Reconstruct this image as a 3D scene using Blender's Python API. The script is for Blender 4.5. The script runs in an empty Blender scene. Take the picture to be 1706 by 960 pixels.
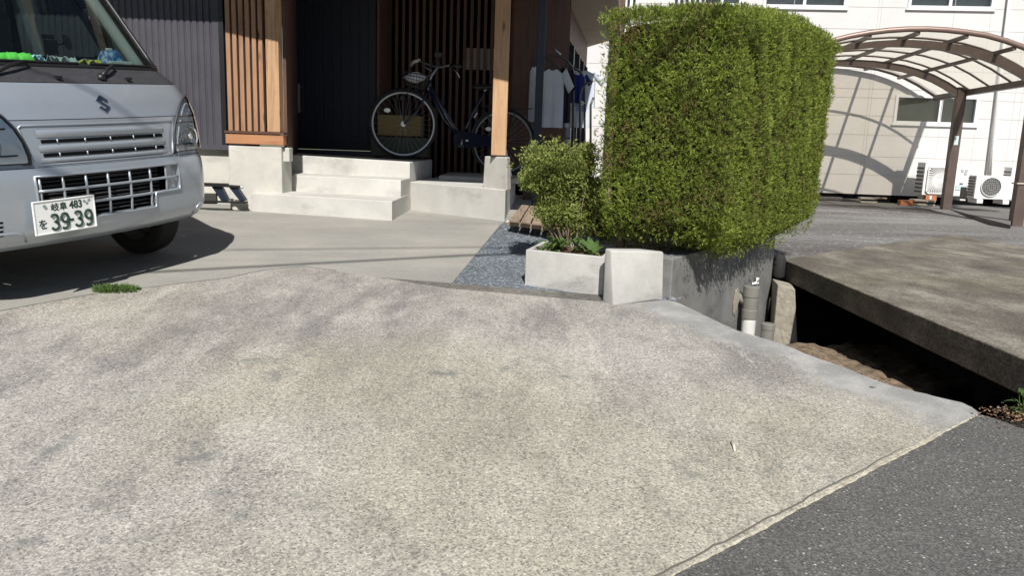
import bpy, bmesh, math, random
import numpy as np
from mathutils import Vector, Matrix
random.seed(7); rng = np.random.default_rng(7)
R = math.radians
SC = bpy.context.scene
COL = SC.collection
# ------------------------------------------------------------------ camera
F = 1282.0; PITCH = R(10.3); ROLL = R(1.94); HC = 0.75
_r0 = Vector((1, 0, 0)); _f = Vector((0, math.cos(PITCH), -math.sin(PITCH))); _u0 = Vector((0, math.sin(PITCH), math.cos(PITCH)))
CR = _r0*math.cos(ROLL) + _u0*math.sin(ROLL)
CU = -_r0*math.sin(ROLL) + _u0*math.cos(ROLL)
cam_d = bpy.data.cameras.new('camera'); cam = bpy.data.objects.new('camera', cam_d); COL.objects.link(cam)
cam.matrix_world = Matrix(((CR.x, CU.x, -_f.x, 0), (CR.y, CU.y, -_f.y, 0), (CR.z, CU.z, -_f.z, HC), (0, 0, 0, 1)))
cam_d.sensor_width = 36; cam_d.lens = 36*F/1706; cam_d.clip_start = 0.05; cam_d.clip_end = 500
SC.camera = cam
# ------------------------------------------------------------------ world, sun, exposure
SUN_EL = R(45); SUN_AZ = R(174)
w = bpy.data.worlds.new('World'); SC.world = w; w.use_nodes = True
nt = w.node_tree; nt.nodes.clear()
sky = nt.nodes.new('ShaderNodeTexSky'); sky.sky_type = 'NISHITA'; sky.sun_disc = False
sky.sun_elevation = SUN_EL; sky.sun_rotation = SUN_AZ; sky.air_density = 1.0; sky.dust_density = 0.8
bg = nt.nodes.new('ShaderNodeBackground'); bg.inputs['Strength'].default_value = 0.052
wo = nt.nodes.new('ShaderNodeOutputWorld')
nt.links.new(sky.outputs[0], bg.inputs[0]); nt.links.new(bg.outputs[0], wo.inputs[0])
sl = bpy.data.lights.new('sun', 'SUN'); sl.energy = 5.0; sl.angle = R(0.53); sl.color = (1.0, 0.965, 0.91)
so = bpy.data.objects.new('sun', sl); COL.objects.link(so)
SD = Vector((math.sin(SUN_AZ)*math.cos(SUN_EL), math.cos(SUN_AZ)*math.cos(SUN_EL), math.sin(SUN_EL)))
so.rotation_mode = 'QUATERNION'; so.rotation_quaternion = SD.to_track_quat('Z', 'Y'); so.location = SD*30
SC.view_settings.view_transform = 'Standard'; SC.view_settings.look = 'None'
SC.view_settings.exposure = 0.27; SC.view_settings.gamma = 1.0; SC.view_settings.use_curve_mapping = False
SC.render.engine = 'CYCLES'
SC.cycles.max_bounces = 8; SC.cycles.transparent_max_bounces = 16

# ------------------------------------------------------------------ measuring helpers: a direction of sight to a point in the place
def ray(px, py): return (_f + CR*((px-853)/F) + CU*((480-py)/F))
def at_z(px, py, z):
    d = ray(px, py); t = (z-HC)/d.z; return Vector((d.x*t, d.y*t, z))
def at_y(px, py, y):
    d = ray(px, py); t = y/d.y; return Vector((d.x*t, y, HC+d.z*t))
GS, G0, GMAX = 0.08, -0.338, 0.15
def zg(y): return min(GMAX, G0+GS*y)
def at_g(px, py, dz=0.0):
    d = ray(px, py); t = (G0+dz-HC)/(d.z-GS*d.y); p = Vector((d.x*t, d.y*t, 0))
    if G0+GS*p.y > GMAX: return at_z(px, py, GMAX+dz)
    p.z = HC+d.z*t; return p
def on_plane(px, py, p0, dirv):
    n = Vector((-dirv[1], dirv[0], 0)); d = ray(px, py); o = Vector((0, 0, HC))
    t = (Vector((p0[0], p0[1], 0))-Vector((0, 0, 0))).dot(n)/d.dot(n)
    return Vector((d.x*t, d.y*t, HC+d.z*t))

# ------------------------------------------------------------------ materials
def mat(name, col=(0.5, 0.5, 0.5), rough=0.6, metal=0.0, col2=None, scale=8.0, bump=0.0, bscale=60.0, coat=0.0, spec=0.5, stretch=None, ramp=(0.35, 0.65), emis=None):
    m = bpy.data.materials.new(name); m.use_nodes = True; n = m.node_tree; b = n.nodes['Principled BSDF']
    b.inputs['Base Color'].default_value = (*col, 1); b.inputs['Roughness'].default_value = rough; b.inputs['Metallic'].default_value = metal
    b.inputs['Coat Weight'].default_value = coat; b.inputs['Specular IOR Level'].default_value = spec
    tc = n.nodes.new('ShaderNodeTexCoord'); mp = n.nodes.new('ShaderNodeMapping'); n.links.new(tc.outputs['Object'], mp.inputs[0])
    if stretch: mp.inputs['Scale'].default_value = stretch
    if col2:
        no = n.nodes.new('ShaderNodeTexNoise'); no.inputs['Scale'].default_value = scale; no.inputs['Detail'].default_value = 8; no.inputs['Roughness'].default_value = 0.62
        n.links.new(mp.outputs[0], no.inputs['Vector'])
        cr = n.nodes.new('ShaderNodeValToRGB'); cr.color_ramp.elements[0].position = ramp[0]; cr.color_ramp.elements[1].position = ramp[1]
        cr.color_ramp.elements[0].color = (*col, 1); cr.color_ramp.elements[1].color = (*col2, 1)
        n.links.new(no.outputs[0], cr.inputs[0]); n.links.new(cr.outputs[0], b.inputs['Base Color'])
    if bump:
        nb = n.nodes.new('ShaderNodeTexNoise'); nb.inputs['Scale'].default_value = bscale; nb.inputs['Detail'].default_value = 6
        n.links.new(mp.outputs[0], nb.inputs['Vector']); bp = n.nodes.new('ShaderNodeBump'); bp.inputs['Strength'].default_value = bump; bp.inputs['Distance'].default_value = 0.01
        n.links.new(nb.outputs[0], bp.inputs['Height']); n.links.new(bp.outputs[0], b.inputs['Normal'])
    return m
class NT:
    """small node builder"""
    def __init__(s, name, rough=0.85):
        s.m = bpy.data.materials.new(name); s.m.use_nodes = True; s.t = s.m.node_tree; s.b = s.t.nodes['Principled BSDF']; s.b.inputs['Roughness'].default_value = rough
        s.tc = s.t.nodes.new('ShaderNodeTexCoord')
    def map(s, sc=(1, 1, 1), rot=0, loc=(0, 0, 0)):
        mp = s.t.nodes.new('ShaderNodeMapping'); mp.inputs['Scale'].default_value = sc; mp.inputs['Rotation'].default_value = (0, 0, rot); mp.inputs['Location'].default_value = loc
        s.t.links.new(s.tc.outputs['Object'], mp.inputs[0]); return mp.outputs[0]
    def noise(s, scale, detail=6, rough=0.6, vec=None, dist=0.0):
        n = s.t.nodes.new('ShaderNodeTexNoise'); n.inputs['Scale'].default_value = scale; n.inputs['Detail'].default_value = detail; n.inputs['Roughness'].default_value = rough; n.inputs['Distortion'].default_value = dist
        s.t.links.new(vec or s.tc.outputs['Object'], n.inputs['Vector']); return n.outputs[0]
    def voro(s, scale, vec=None, out='Distance', rnd=1.0, feature='F1'):
        n = s.t.nodes.new('ShaderNodeTexVoronoi'); n.inputs['Scale'].default_value = scale; n.inputs['Randomness'].default_value = rnd; n.feature = feature
        s.t.links.new(vec or s.tc.outputs['Object'], n.inputs['Vector']); return n.outputs[out]
    def ramp(s, fac, stops):
        n = s.t.nodes.new('ShaderNodeValToRGB'); el = n.color_ramp.elements
        while len(el) < len(stops): el.new(0.5)
        for e, (p, c) in zip(el, stops): e.position = p; e.color = (*c, 1) if len(c) == 3 else c
        s.t.links.new(fac, n.inputs[0]); return n.outputs[0]
    def mix(s, fac, a, b, mode='MIX'):
        n = s.t.nodes.new('ShaderNodeMix'); n.data_type = 'RGBA'; n.blend_type = mode
        for sock, v in ((n.inputs[0], fac), (n.inputs[6], a), (n.inputs[7], b)):
            if hasattr(v, 'links') or isinstance(v, bpy.types.NodeSocket): s.t.links.new(v, sock)
            elif isinstance(v, (int, float)): sock.default_value = v
            else: sock.default_value = (*v, 1)
        return n.outputs[2]
    def math(s, op, a, b=0.0, clamp=False):
        n = s.t.nodes.new('ShaderNodeMath'); n.operation = op; n.use_clamp = clamp
        for sock, v in ((n.inputs[0], a), (n.inputs[1], b)):
            if isinstance(v, bpy.types.NodeSocket): s.t.links.new(v, sock)
            else: sock.default_value = v
        return n.outputs[0]
    def bump(s, h, strength=0.5, dist=0.005):
        n = s.t.nodes.new('ShaderNodeBump'); n.inputs['Strength'].default_value = strength; n.inputs['Distance'].default_value = dist
        s.t.links.new(h, n.inputs['Height']); s.t.links.new(n.outputs[0], s.b.inputs['Normal'])
    def col(s, c): s.t.links.new(c, s.b.inputs['Base Color'])
    def sep(s, vec=None):
        n = s.t.nodes.new('ShaderNodeSeparateXYZ'); s.t.links.new(vec or s.tc.outputs['Object'], n.inputs[0]); return n.outputs

M = {}
# old exposed-aggregate driveway
t = NT('old_concrete', 0.9)
rotm = t.map((1.35, 0.62, 1), R(-14)); rot2 = t.map((1.7, 0.28, 1), R(-16), (4, 9, 0))
big = t.noise(1.0, 9, 0.72, rotm, dist=0.35); med = t.noise(5.0, 5, 0.6); strk = t.noise(2.4, 8, 0.7, rot2); strk2 = t.noise(1.8, 9, 0.74, t.map((1.3, 0.5, 1), R(8), (14, 3, 0)))
fine = t.noise(95, 3, 0.8); grn = t.math('MULTIPLY', t.math('SUBTRACT', t.noise(60, 4, 0.8), 0.5), 0.30)
big = t.math('ADD', big, grn); strk = t.math('ADD', strk, grn); strk2 = t.math('SUBTRACT', strk2, grn); v = t.voro(190, out='Color'); vs = t.t.nodes.new('ShaderNodeSeparateColor'); t.t.links.new(v, vs.inputs[0])
base = t.ramp(med, [(0.35, (0.335, 0.318, 0.292)), (0.65, (0.405, 0.386, 0.355))])
base = t.mix(t.ramp(big, [(0.46, (0, 0, 0)), (0.60, (0.78, 0.78, 0.78))]), base, (0.205, 0.195, 0.182))
base = t.mix(t.ramp(strk, [(0.57, (0, 0, 0)), (0.68, (0.6, 0.6, 0.6))]), base, (0.54, 0.515, 0.465))
base = t.mix(t.ramp(strk2, [(0.50, (0, 0, 0)), (0.63, (0.72, 0.72, 0.72))]), base, (0.175, 0.165, 0.16))
warm = t.noise(0.6, 3, 0.5, t.map((1, 1, 1), 0, (9, 2, 4))); base = t.mix(t.ramp(warm, [(0.5, (0, 0, 0)), (0.65, (0.3, 0.3, 0.3))]), base, (0.42, 0.385, 0.27))
spk = t.ramp(vs.outputs[0], [(0.0, (0.35, 0.35, 0.36)), (0.22, (0.80, 0.80, 0.80)), (0.75, (1.1, 1.09, 1.07)), (1.0, (1.5, 1.46, 1.4))])
base = t.mix(0.8, base, spk, 'MULTIPLY')
base = t.mix(0.75, base, t.ramp(fine, [(0.32, (0.50, 0.50, 0.52)), (0.52, (1.08, 1.08, 1.07)), (0.7, (1.22, 1.21, 1.18))]), 'MULTIPLY')
blot = t.noise(7, 4, 0.7, t.map((1, 1, 1), 0, (3.1, 7.7, 0))); where = t.noise(1.4, 2, 0.5, t.map((1, 1, 1), 0, (1.7, 4.4, 0)))
bl = t.math('MULTIPLY', t.ramp(blot, [(0.56, (0,)*3), (0.66, (0.8,)*3)]), t.ramp(where, [(0.50, (0,)*3), (0.62, (1,)*3)]))
base = t.mix(bl, base, (0.15, 0.158, 0.152))
xyz = t.sep(); dist_ = t.math('SUBTRACT', t.math('ADD', t.math('MULTIPLY', xyz[0], 0.852), t.math('MULTIPLY', xyz[1], 0.524)), 2.788)
dist_ = t.math('ADD', dist_, t.math('MULTIPLY', t.math('SUBTRACT', t.noise(3.2, 5, 0.6), 0.5), 0.55))
em = t.ramp(t.math('ADD', dist_, 0.5), [(0.22, (0,)*3), (0.36, (0.85,)*3)])
smooth_ = t.mix(t.ramp(t.noise(4.5, 5, 0.6, t.map((1, 1, 1), 0, (2, 2, 2))), [(0.4, (0,)*3), (0.62, (1,)*3)]), (0.25, 0.252, 0.25), (0.42, 0.415, 0.40))
base = t.mix(t.math('MULTIPLY', em, 0.9), base, smooth_)
t.col(base); t.bump(t.math('ADD', t.math('MULTIPLY', vs.outputs[0], 0.5), fine), 0.5, 0.003); M['old_concrete'] = t.m
# newer smooth concrete
t = NT('new_concrete', 0.85)
a = t.noise(1.3, 7, 0.6); b = t.noise(120, 3, 0.7); c = t.noise(3.0, 6, 0.65, t.map((0.3, 1.5, 1)))
base = t.ramp(a, [(0.32, (0.27, 0.265, 0.245)), (0.68, (0.36, 0.345, 0.31))])
base = t.mix(0.5, base, t.ramp(c, [(0.35, (0.78, 0.79, 0.8)), (0.65, (1.12, 1.1, 1.06))]), 'MULTIPLY')
base = t.mix(0.7, base, t.ramp(b, [(0.3, (0.72, 0.72, 0.72)), (0.7, (1.2, 1.2, 1.2))]), 'MULTIPLY')
t.col(base); t.bump(b, 0.3, 0.003); M['new_concrete'] = t.m
# pale cast concrete of steps, footings, blocks
def castc(name, lo, hi, stain=0.35):
    t = NT(name, 0.8)
    a = t.noise(3.0, 8, 0.62); b = t.noise(150, 3, 0.6); s = t.noise(2.2, 7, 0.7, t.map((1, 1, 2.2), 0, (5, 2, 1))); p = t.voro(55, out='Distance')
    base = t.ramp(a, [(0.3, lo), (0.7, hi)])
    base = t.mix(t.ramp(s, [(0.52, (0, 0, 0)), (0.72, (stain,)*3)]), base, tuple(x*0.55 for x in lo))
    base = t.mix(0.4, base, t.ramp(b, [(0.3, (0.85,)*3), (0.7, (1.1,)*3)]), 'MULTIPLY')
    pit = t.math('MULTIPLY', t.ramp(p, [(0.06, (1,)*3), (0.11, (0,)*3)]), t.ramp(t.noise(6, 2), [(0.56, (0,)*3), (0.6, (1,)*3)]))
    base = t.mix(pit, base, tuple(x*0.3 for x in lo))
    t.col(base); t.bump(t.math('ADD', b, t.math('MULTIPLY', a, 2.0)), 0.35, 0.004); return t.m
M['step'] = castc('cast_concrete', (0.46, 0.452, 0.42), (0.59, 0.58, 0.545), 0.6)
M['found'] = castc('foundation_concrete', (0.42, 0.41, 0.37), (0.58, 0.56, 0.51), 0.5)
M['block'] = castc('weathered_concrete', (0.33, 0.325, 0.305), (0.54, 0.53, 0.50), 0.8)
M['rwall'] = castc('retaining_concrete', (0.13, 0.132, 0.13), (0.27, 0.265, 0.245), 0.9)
# mossy neighbour slab
t = NT('slab_concrete', 0.9)
b = t.noise(70, 5, 0.8); a = t.math('ADD', t.noise(1.8, 12, 0.76, t.map((1, 0.6, 1), R(20))), t.math('MULTIPLY', t.math('SUBTRACT', b, 0.5), 0.35)); g = t.noise(0.9, 5, 0.6)
base = t.ramp(a, [(0.36, (0.07, 0.06, 0.05)), (0.5, (0.145, 0.128, 0.104)), (0.64, (0.30, 0.275, 0.225))])
base = t.mix(t.ramp(g, [(0.5, (0,)*3), (0.65, (0.45,)*3)]), base, (0.10, 0.095, 0.05))
base = t.mix(0.9, base, t.ramp(b, [(0.3, (0.5,)*3), (0.62, (1.35,)*3)]), 'MULTIPLY')
t.col(base); t.bump(t.math('ADD', b, a), 0.7, 0.006); M['slab'] = t.m
# asphalt
def asph(name, lo, hi, sc=150, stones=0.5):
    t = NT(name, 0.85)
    v = t.voro(sc, out='Color'); vs = t.t.nodes.new('ShaderNodeSeparateColor'); t.t.links.new(v, vs.inputs[0]); d = t.voro(sc, out='Distance')
    a = t.noise(1.2, 6, 0.65); b = t.noise(sc*0.6, 5, 0.8)
    base = t.ramp(a, [(0.3, lo), (0.7, hi)])
    base = t.mix(0.9, base, t.ramp(b, [(0.40, (0.45,)*3), (0.5, (0.95,)*3), (0.60, (1.6,)*3)]), 'MULTIPLY')
    v2 = t.voro(sc*0.42, out='Color'); vs2 = t.t.nodes.new('ShaderNodeSeparateColor'); t.t.links.new(v2, vs2.inputs[0]); d2 = t.voro(sc*0.42, out='Distance')
    st = t.math('MULTIPLY', t.ramp(vs2.outputs[0], [(0.62, (0,)*3), (0.97, (1,)*3)]), t.ramp(d2, [(0.20, (1,)*3), (0.42, (0,)*3)]))
    base = t.mix(t.math('MULTIPLY', st, stones), base, t.ramp(vs2.outputs[1], [(0, (0.22, 0.21, 0.2)), (0.7, (0.42, 0.40, 0.38)), (1, (0.7, 0.68, 0.64))]))
    t.col(base); t.bump(t.math('ADD', b, t.math('MULTIPLY', st, 0.8)), 0.8, 0.004); return t.m
M['road'] = asph('road_asphalt', (0.085, 0.083, 0.079), (0.125, 0.122, 0.116), 210, 0.75)
t = NT('lot_asphalt', 0.85)
a = t.noise(0.7, 7, 0.7, t.map((0.4, 1.6, 1), R(-6)), dist=0.5); b = t.noise(100, 3, 0.75); v = t.voro(45, out='Color'); vs = t.t.nodes.new('ShaderNodeSeparateColor'); t.t.links.new(v, vs.inputs[0])
base = t.ramp(a, [(0.32, (0.085, 0.075, 0.072)), (0.5, (0.15, 0.145, 0.14)), (0.66, (0.23, 0.225, 0.22))])
base = t.mix(0.8, base, t.ramp(b, [(0.3, (0.55,)*3), (0.65, (1.3,)*3)]), 'MULTIPLY')
base = t.mix(t.ramp(vs.outputs[0], [(0.93, (0,)*3), (0.96, (0.7,)*3)]), base, (0.45, 0.43, 0.4)); t.col(base); t.bump(b, 0.5, 0.004); M['lot'] = t.m
t = NT('blue_gravel', 0.9)
v = t.voro(95, out='Color'); vs = t.t.nodes.new('ShaderNodeSeparateColor'); t.t.links.new(v, vs.inputs[0]); d = t.voro(95)
base = t.ramp(vs.outputs[0], [(0.0, (0.07, 0.085, 0.105)), (0.5, (0.13, 0.155, 0.18)), (0.85, (0.19, 0.215, 0.24)), (1.0, (0.45, 0.46, 0.46))])
base = t.mix(0.6, base, t.ramp(t.noise(2.5, 5), [(0.35, (0.75,)*3), (0.65, (1.2,)*3)]), 'MULTIPLY')
t.col(base); t.bump(t.math('SUBTRACT', 1.0, d), 1.0, 0.008); M['gravel'] = t.m
# wood
def wood(name, lo, hi, axis=2, rough=0.65, knots=True):
    t = NT(name, rough); s = [14, 14, 14]; s[axis] = 0.9
    a = t.noise(1.6, 8, 0.65, t.map(tuple(s)), dist=0.6); big = t.noise(2.5, 3)
    base = t.ramp(a, [(0.3, lo), (0.55, hi), (0.75, tuple(x*0.8 for x in hi))])
    ks = [9, 9, 9]; ks[axis] = 3.2
    if knots:
        k = t.voro(1.0, t.map(tuple(ks), 0, (0.3, 0.2, 0.7)))
        base = t.mix(t.ramp(k, [(0.10, (0.85,)*3), (0.2, (0,)*3)]), base, tuple(x*0.28 for x in lo))
    base = t.mix(0.5, base, t.ramp(big, [(0.35, (0.8,)*3), (0.65, (1.12,)*3)]), 'MULTIPLY')
    t.col(base); t.bump(a, 0.15, 0.003); return t.m
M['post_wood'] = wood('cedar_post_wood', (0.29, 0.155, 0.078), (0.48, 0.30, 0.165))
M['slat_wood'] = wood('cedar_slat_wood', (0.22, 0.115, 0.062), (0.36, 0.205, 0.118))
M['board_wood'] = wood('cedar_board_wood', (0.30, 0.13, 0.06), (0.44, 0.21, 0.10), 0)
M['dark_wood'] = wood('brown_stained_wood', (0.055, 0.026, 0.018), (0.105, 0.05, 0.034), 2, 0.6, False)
M['pallet_wood'] = wood('weathered_deck_wood', (0.17, 0.12, 0.08), (0.33, 0.25, 0.18), 1, 0.8, False)
M['siding'] = mat('dark_metal_siding', (0.062, 0.06, 0.072), 0.45, 0.0, (0.078, 0.075, 0.088), 3, spec=0.4)
M['door'] = mat('black_blue_door', (0.012, 0.016, 0.028), 0.45, spec=0.3)
M['black'] = mat('black_plastic', (0.012, 0.012, 0.013), 0.45)
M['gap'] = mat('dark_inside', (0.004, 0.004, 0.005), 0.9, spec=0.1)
M['trimdark'] = mat('dark_cowl_plastic', (0.032, 0.032, 0.036), 0.55, 0, (0.045, 0.045, 0.05), 30)
M['steel_dark'] = mat('dark_blue_steel', (0.02, 0.03, 0.05), 0.4, 0.3)
M['soffit'] = mat('beige_soffit', (0.30, 0.27, 0.22), 0.8, 0, (0.34, 0.31, 0.26), 3)
# van paint: metallic flakes
t = NT('silver_paint', 0.36)
n_ = t.noise(900, 2, 0.5); dirt = t.noise(3.5, 7, 0.65)
base = t.ramp(n_, [(0.3, (0.33, 0.37, 0.42)), (0.7, (0.47, 0.51, 0.56))]); base = t.mix(t.ramp(dirt, [(0.5, (0,)*3), (0.8, (0.35,)*3)]), base, (0.33, 0.33, 0.32))
t.col(base); t.b.inputs['Metallic'].default_value = 0.55; t.b.inputs['Coat Weight'].default_value = 0.7; t.b.inputs['Coat Roughness'].default_value = 0.06; M['paint'] = t.m
M['chrome'] = mat('chrome', (0.85, 0.86, 0.88), 0.2, 0.8)
M['reflector'] = mat('lamp_reflector', (0.82, 0.85, 0.9), 0.22, 0.35, bump=0.6, bscale=22)
M['alu'] = mat('aluminium', (0.55, 0.56, 0.58), 0.3, 0.9)
M['rubber'] = mat('tyre_rubber', (0.018, 0.018, 0.018), 0.85)
M['white'] = mat('white_enamel', (0.78, 0.78, 0.77), 0.4, 0, (0.72, 0.72, 0.70), 5)
M['plate'] = mat('plate_white', (0.80, 0.81, 0.80), 0.4)
M['green_ink'] = mat('dark_green_ink', (0.015, 0.045, 0.032), 0.5)
M['lining'] = mat('pale_cabin_lining', (0.42, 0.43, 0.40), 0.8)
M['cabin'] = mat('dark_cabin_plastic', (0.05, 0.052, 0.055), 0.7)
M['seat'] = mat('grey_seat_cloth', (0.07, 0.07, 0.075), 0.9)
M['brownalu'] = mat('bronze_aluminium', (0.105, 0.078, 0.066), 0.42, 0.25, (0.13, 0.098, 0.085), 6)
M['soil'] = mat('dry_soil', (0.09, 0.065, 0.04), 0.95, 0, (0.27, 0.20, 0.135), 16, 0.9, 50)
M['brick'] = mat('orange_brick', (0.36, 0.13, 0.06), 0.85, 0, (0.45, 0.18, 0.09), 20, 0.3)
M['pvc'] = mat('grey_pvc', (0.19, 0.18, 0.16), 0.5, 0, (0.22, 0.21, 0.19), 9)
M['pvcw'] = mat('white_pvc', (0.72, 0.72, 0.69), 0.45, 0, (0.6, 0.6, 0.57), 12)
M['mortar'] = mat('rough_mortar', (0.26, 0.235, 0.19), 0.95, 0, (0.36, 0.33, 0.27), 11, 1.0, 30)
M['cloth_w'] = mat('pale_grey_cotton', (0.50, 0.54, 0.60), 0.95, 0, (0.56, 0.60, 0.66), 6)
M['cloth_b'] = mat('royal_blue_cotton', (0.012, 0.03, 0.20), 0.95)
M['cloth_k'] = mat('black_cotton', (0.012, 0.012, 0.02), 0.95)
M['ochre'] = mat('ochre_card', (0.20, 0.155, 0.055), 0.8)
M['greencloth'] = mat('bright_green_cloth', (0.10, 0.50, 0.06), 0.8, 0, (0.15, 0.62, 0.09), 12)
M['yellow'] = mat('yellow_paper', (0.75, 0.72, 0.12), 0.7)
M['paper'] = mat('pale_paper', (0.62, 0.68, 0.62), 0.75, 0, (0.70, 0.76, 0.70), 14)
M['bluepack'] = mat('blue_printed_pack', (0.02, 0.14, 0.42), 0.35, 0, (0.55, 0.75, 0.85), 26, ramp=(0.46, 0.58))
t = NT('panel_wall', 0.75)
a = t.noise(1.2, 6, 0.6); s_ = t.noise(2.5, 5, 0.6, t.map((1.5, 1.5, 0.15))); f_ = t.noise(45, 4, 0.7)
base = t.ramp(a, [(0.3, (0.60, 0.59, 0.58)), (0.7, (0.68, 0.665, 0.655))]); base = t.mix(t.ramp(s_, [(0.55, (0,)*3), (0.8, (0.4,)*3)]), base, (0.60, 0.57, 0.55))
base = t.mix(0.3, base, t.ramp(f_, [(0.3, (0.85,)*3), (0.7, (1.1,)*3)]), 'MULTIPLY'); t.col(base); t.bump(f_, 0.2, 0.004); M['bwall'] = t.m
M['joint'] = mat('panel_joint', (0.50, 0.475, 0.465), 0.9)
M['curtain'] = mat('beige_curtain', (0.55, 0.52, 0.42), 0.9, 0, (0.62, 0.58, 0.48), 4)
M['sash'] = mat('white_sash', (0.7, 0.71, 0.72), 0.4)
M['bark'] = mat('hedge_bark', (0.10, 0.07, 0.05), 0.9, 0, (0.19, 0.14, 0.10), 20, 0.5)
M['reclaim'] = mat('shade_dark_ditch_concrete', (0.02, 0.019, 0.017), 0.95, 0, (0.05, 0.046, 0.04), 9, 0.7, 30)  # ditch concrete coloured near black to deepen the shade under the slab
M['label'] = mat('pale_sticker', (0.55, 0.63, 0.63), 0.6)
def glassm(name, tint, refl=1.0, rough=0.0):
    m = bpy.data.materials.new(name); m.use_nodes = True; n = m.node_tree; n.nodes.clear()
    o = n.nodes.new('ShaderNodeOutputMaterial'); mx = n.nodes.new('ShaderNodeMixShader'); tr = n.nodes.new('ShaderNodeBsdfTransparent'); gl = n.nodes.new('ShaderNodeBsdfGlossy'); fr = n.nodes.new('ShaderNodeFresnel')
    fr.inputs[0].default_value = 1.5; tr.inputs[0].default_value = (*tint, 1); gl.inputs['Roughness'].default_value = rough
    ml = n.nodes.new('ShaderNodeMath'); ml.operation = 'MULTIPLY'; ml.inputs[1].default_value = refl; n.links.new(fr.outputs[0], ml.inputs[0])
    n.links.new(ml.outputs[0], mx.inputs[0]); n.links.new(tr.outputs[0], mx.inputs[1]); n.links.new(gl.outputs[0], mx.inputs[2]); n.links.new(mx.outputs[0], o.inputs[0]); return m
M['glass'] = glassm('green_tinted_glass', (0.85, 0.97, 0.94), 0.8)
M['lens'] = glassm('clear_lens', (0.92, 0.94, 0.95), 1.2)
M['pane'] = glassm('window_pane', (0.93, 0.95, 0.95), 1.4)
m = bpy.data.materials.new('polycarbonate_sheet'); m.use_nodes = True; n = m.node_tree; n.nodes.clear()
o_ = n.nodes.new('ShaderNodeOutputMaterial'); mx = n.nodes.new('ShaderNodeMixShader'); mx.inputs[0].default_value = 0.42
tr = n.nodes.new('ShaderNodeBsdfTransparent'); tr.inputs[0].default_value = (0.86, 0.80, 0.68, 1)
tl = n.nodes.new('ShaderNodeBsdfTranslucent'); tl.inputs[0].default_value = (0.52, 0.53, 0.52, 1)
n.links.new(tr.outputs[0], mx.inputs[1]); n.links.new(tl.outputs[0], mx.inputs[2]); n.links.new(mx.outputs[0], o_.inputs[0]); M['poly'] = m
def leafm(name, stops, sc=1.6, trans=0.25):
    t = NT(name, 0.65)
    g = t.t.nodes.new('ShaderNodeNewGeometry'); a = t.noise(sc, 5, 0.65)
    f = t.math('ADD', t.math('ADD', t.math('MULTIPLY', g.outputs['Random Per Island'], 0.42), t.math('MULTIPLY', t.math('SUBTRACT', t.noise(sc*7, 3, 0.6), 0.5), 0.9)), t.math('MULTIPLY', t.math('SUBTRACT', a, 0.5), 1.3)); f = t.math('ADD', f, 0.10); f = t.math('ADD', f, 0.16, True)
    c = t.ramp(f, stops); t.col(c); t.b.inputs['Specular IOR Level'].default_value = 0.25
    tl = t.t.nodes.new('ShaderNodeBsdfTranslucent'); t.t.links.new(c, tl.inputs[0]); mx = t.t.nodes.new('ShaderNodeMixShader'); mx.inputs[0].default_value = trans
    out = t.t.nodes['Material Output']; t.t.links.new(t.b.outputs[0], mx.inputs[1]); t.t.links.new(tl.outputs[0], mx.inputs[2]); t.t.links.new(mx.outputs[0], out.inputs[0]); return t.m
M['hedge'] = leafm('cypress_foliage', [(0.0, (0.26, 0.15, 0.09)), (0.15, (0.30, 0.23, 0.09)), (0.28, (0.11, 0.15, 0.025)), (0.52, (0.235, 0.31, 0.05)), (0.8, (0.37, 0.43, 0.085)), (1.0, (0.55, 0.53, 0.22))], 3.2, 0.3)
M['shrub'] = leafm('small_leaf_foliage', [(0.0, (0.11, 0.13, 0.03)), (0.5, (0.24, 0.29, 0.07)), (1.0, (0.48, 0.50, 0.20))], 3.0, 0.3)
M['broad'] = leafm('broad_leaf_foliage', [(0.0, (0.055, 0.095, 0.025)), (0.5, (0.09, 0.155, 0.04)), (1.0, (0.17, 0.24, 0.075))], 3.0)
M['core'] = mat('hedge_inner_twigs', (0.028, 0.024, 0.014), 1.0, 0, (0.05, 0.045, 0.02), 25, 0.8, 60, spec=0.05)
M['dryleaf'] = leafm('dry_leaves', [(0.0, (0.16, 0.05, 0.03)), (0.5, (0.33, 0.22, 0.14)), (1.0, (0.5, 0.42, 0.33))], 4.0, 0.1)

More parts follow.
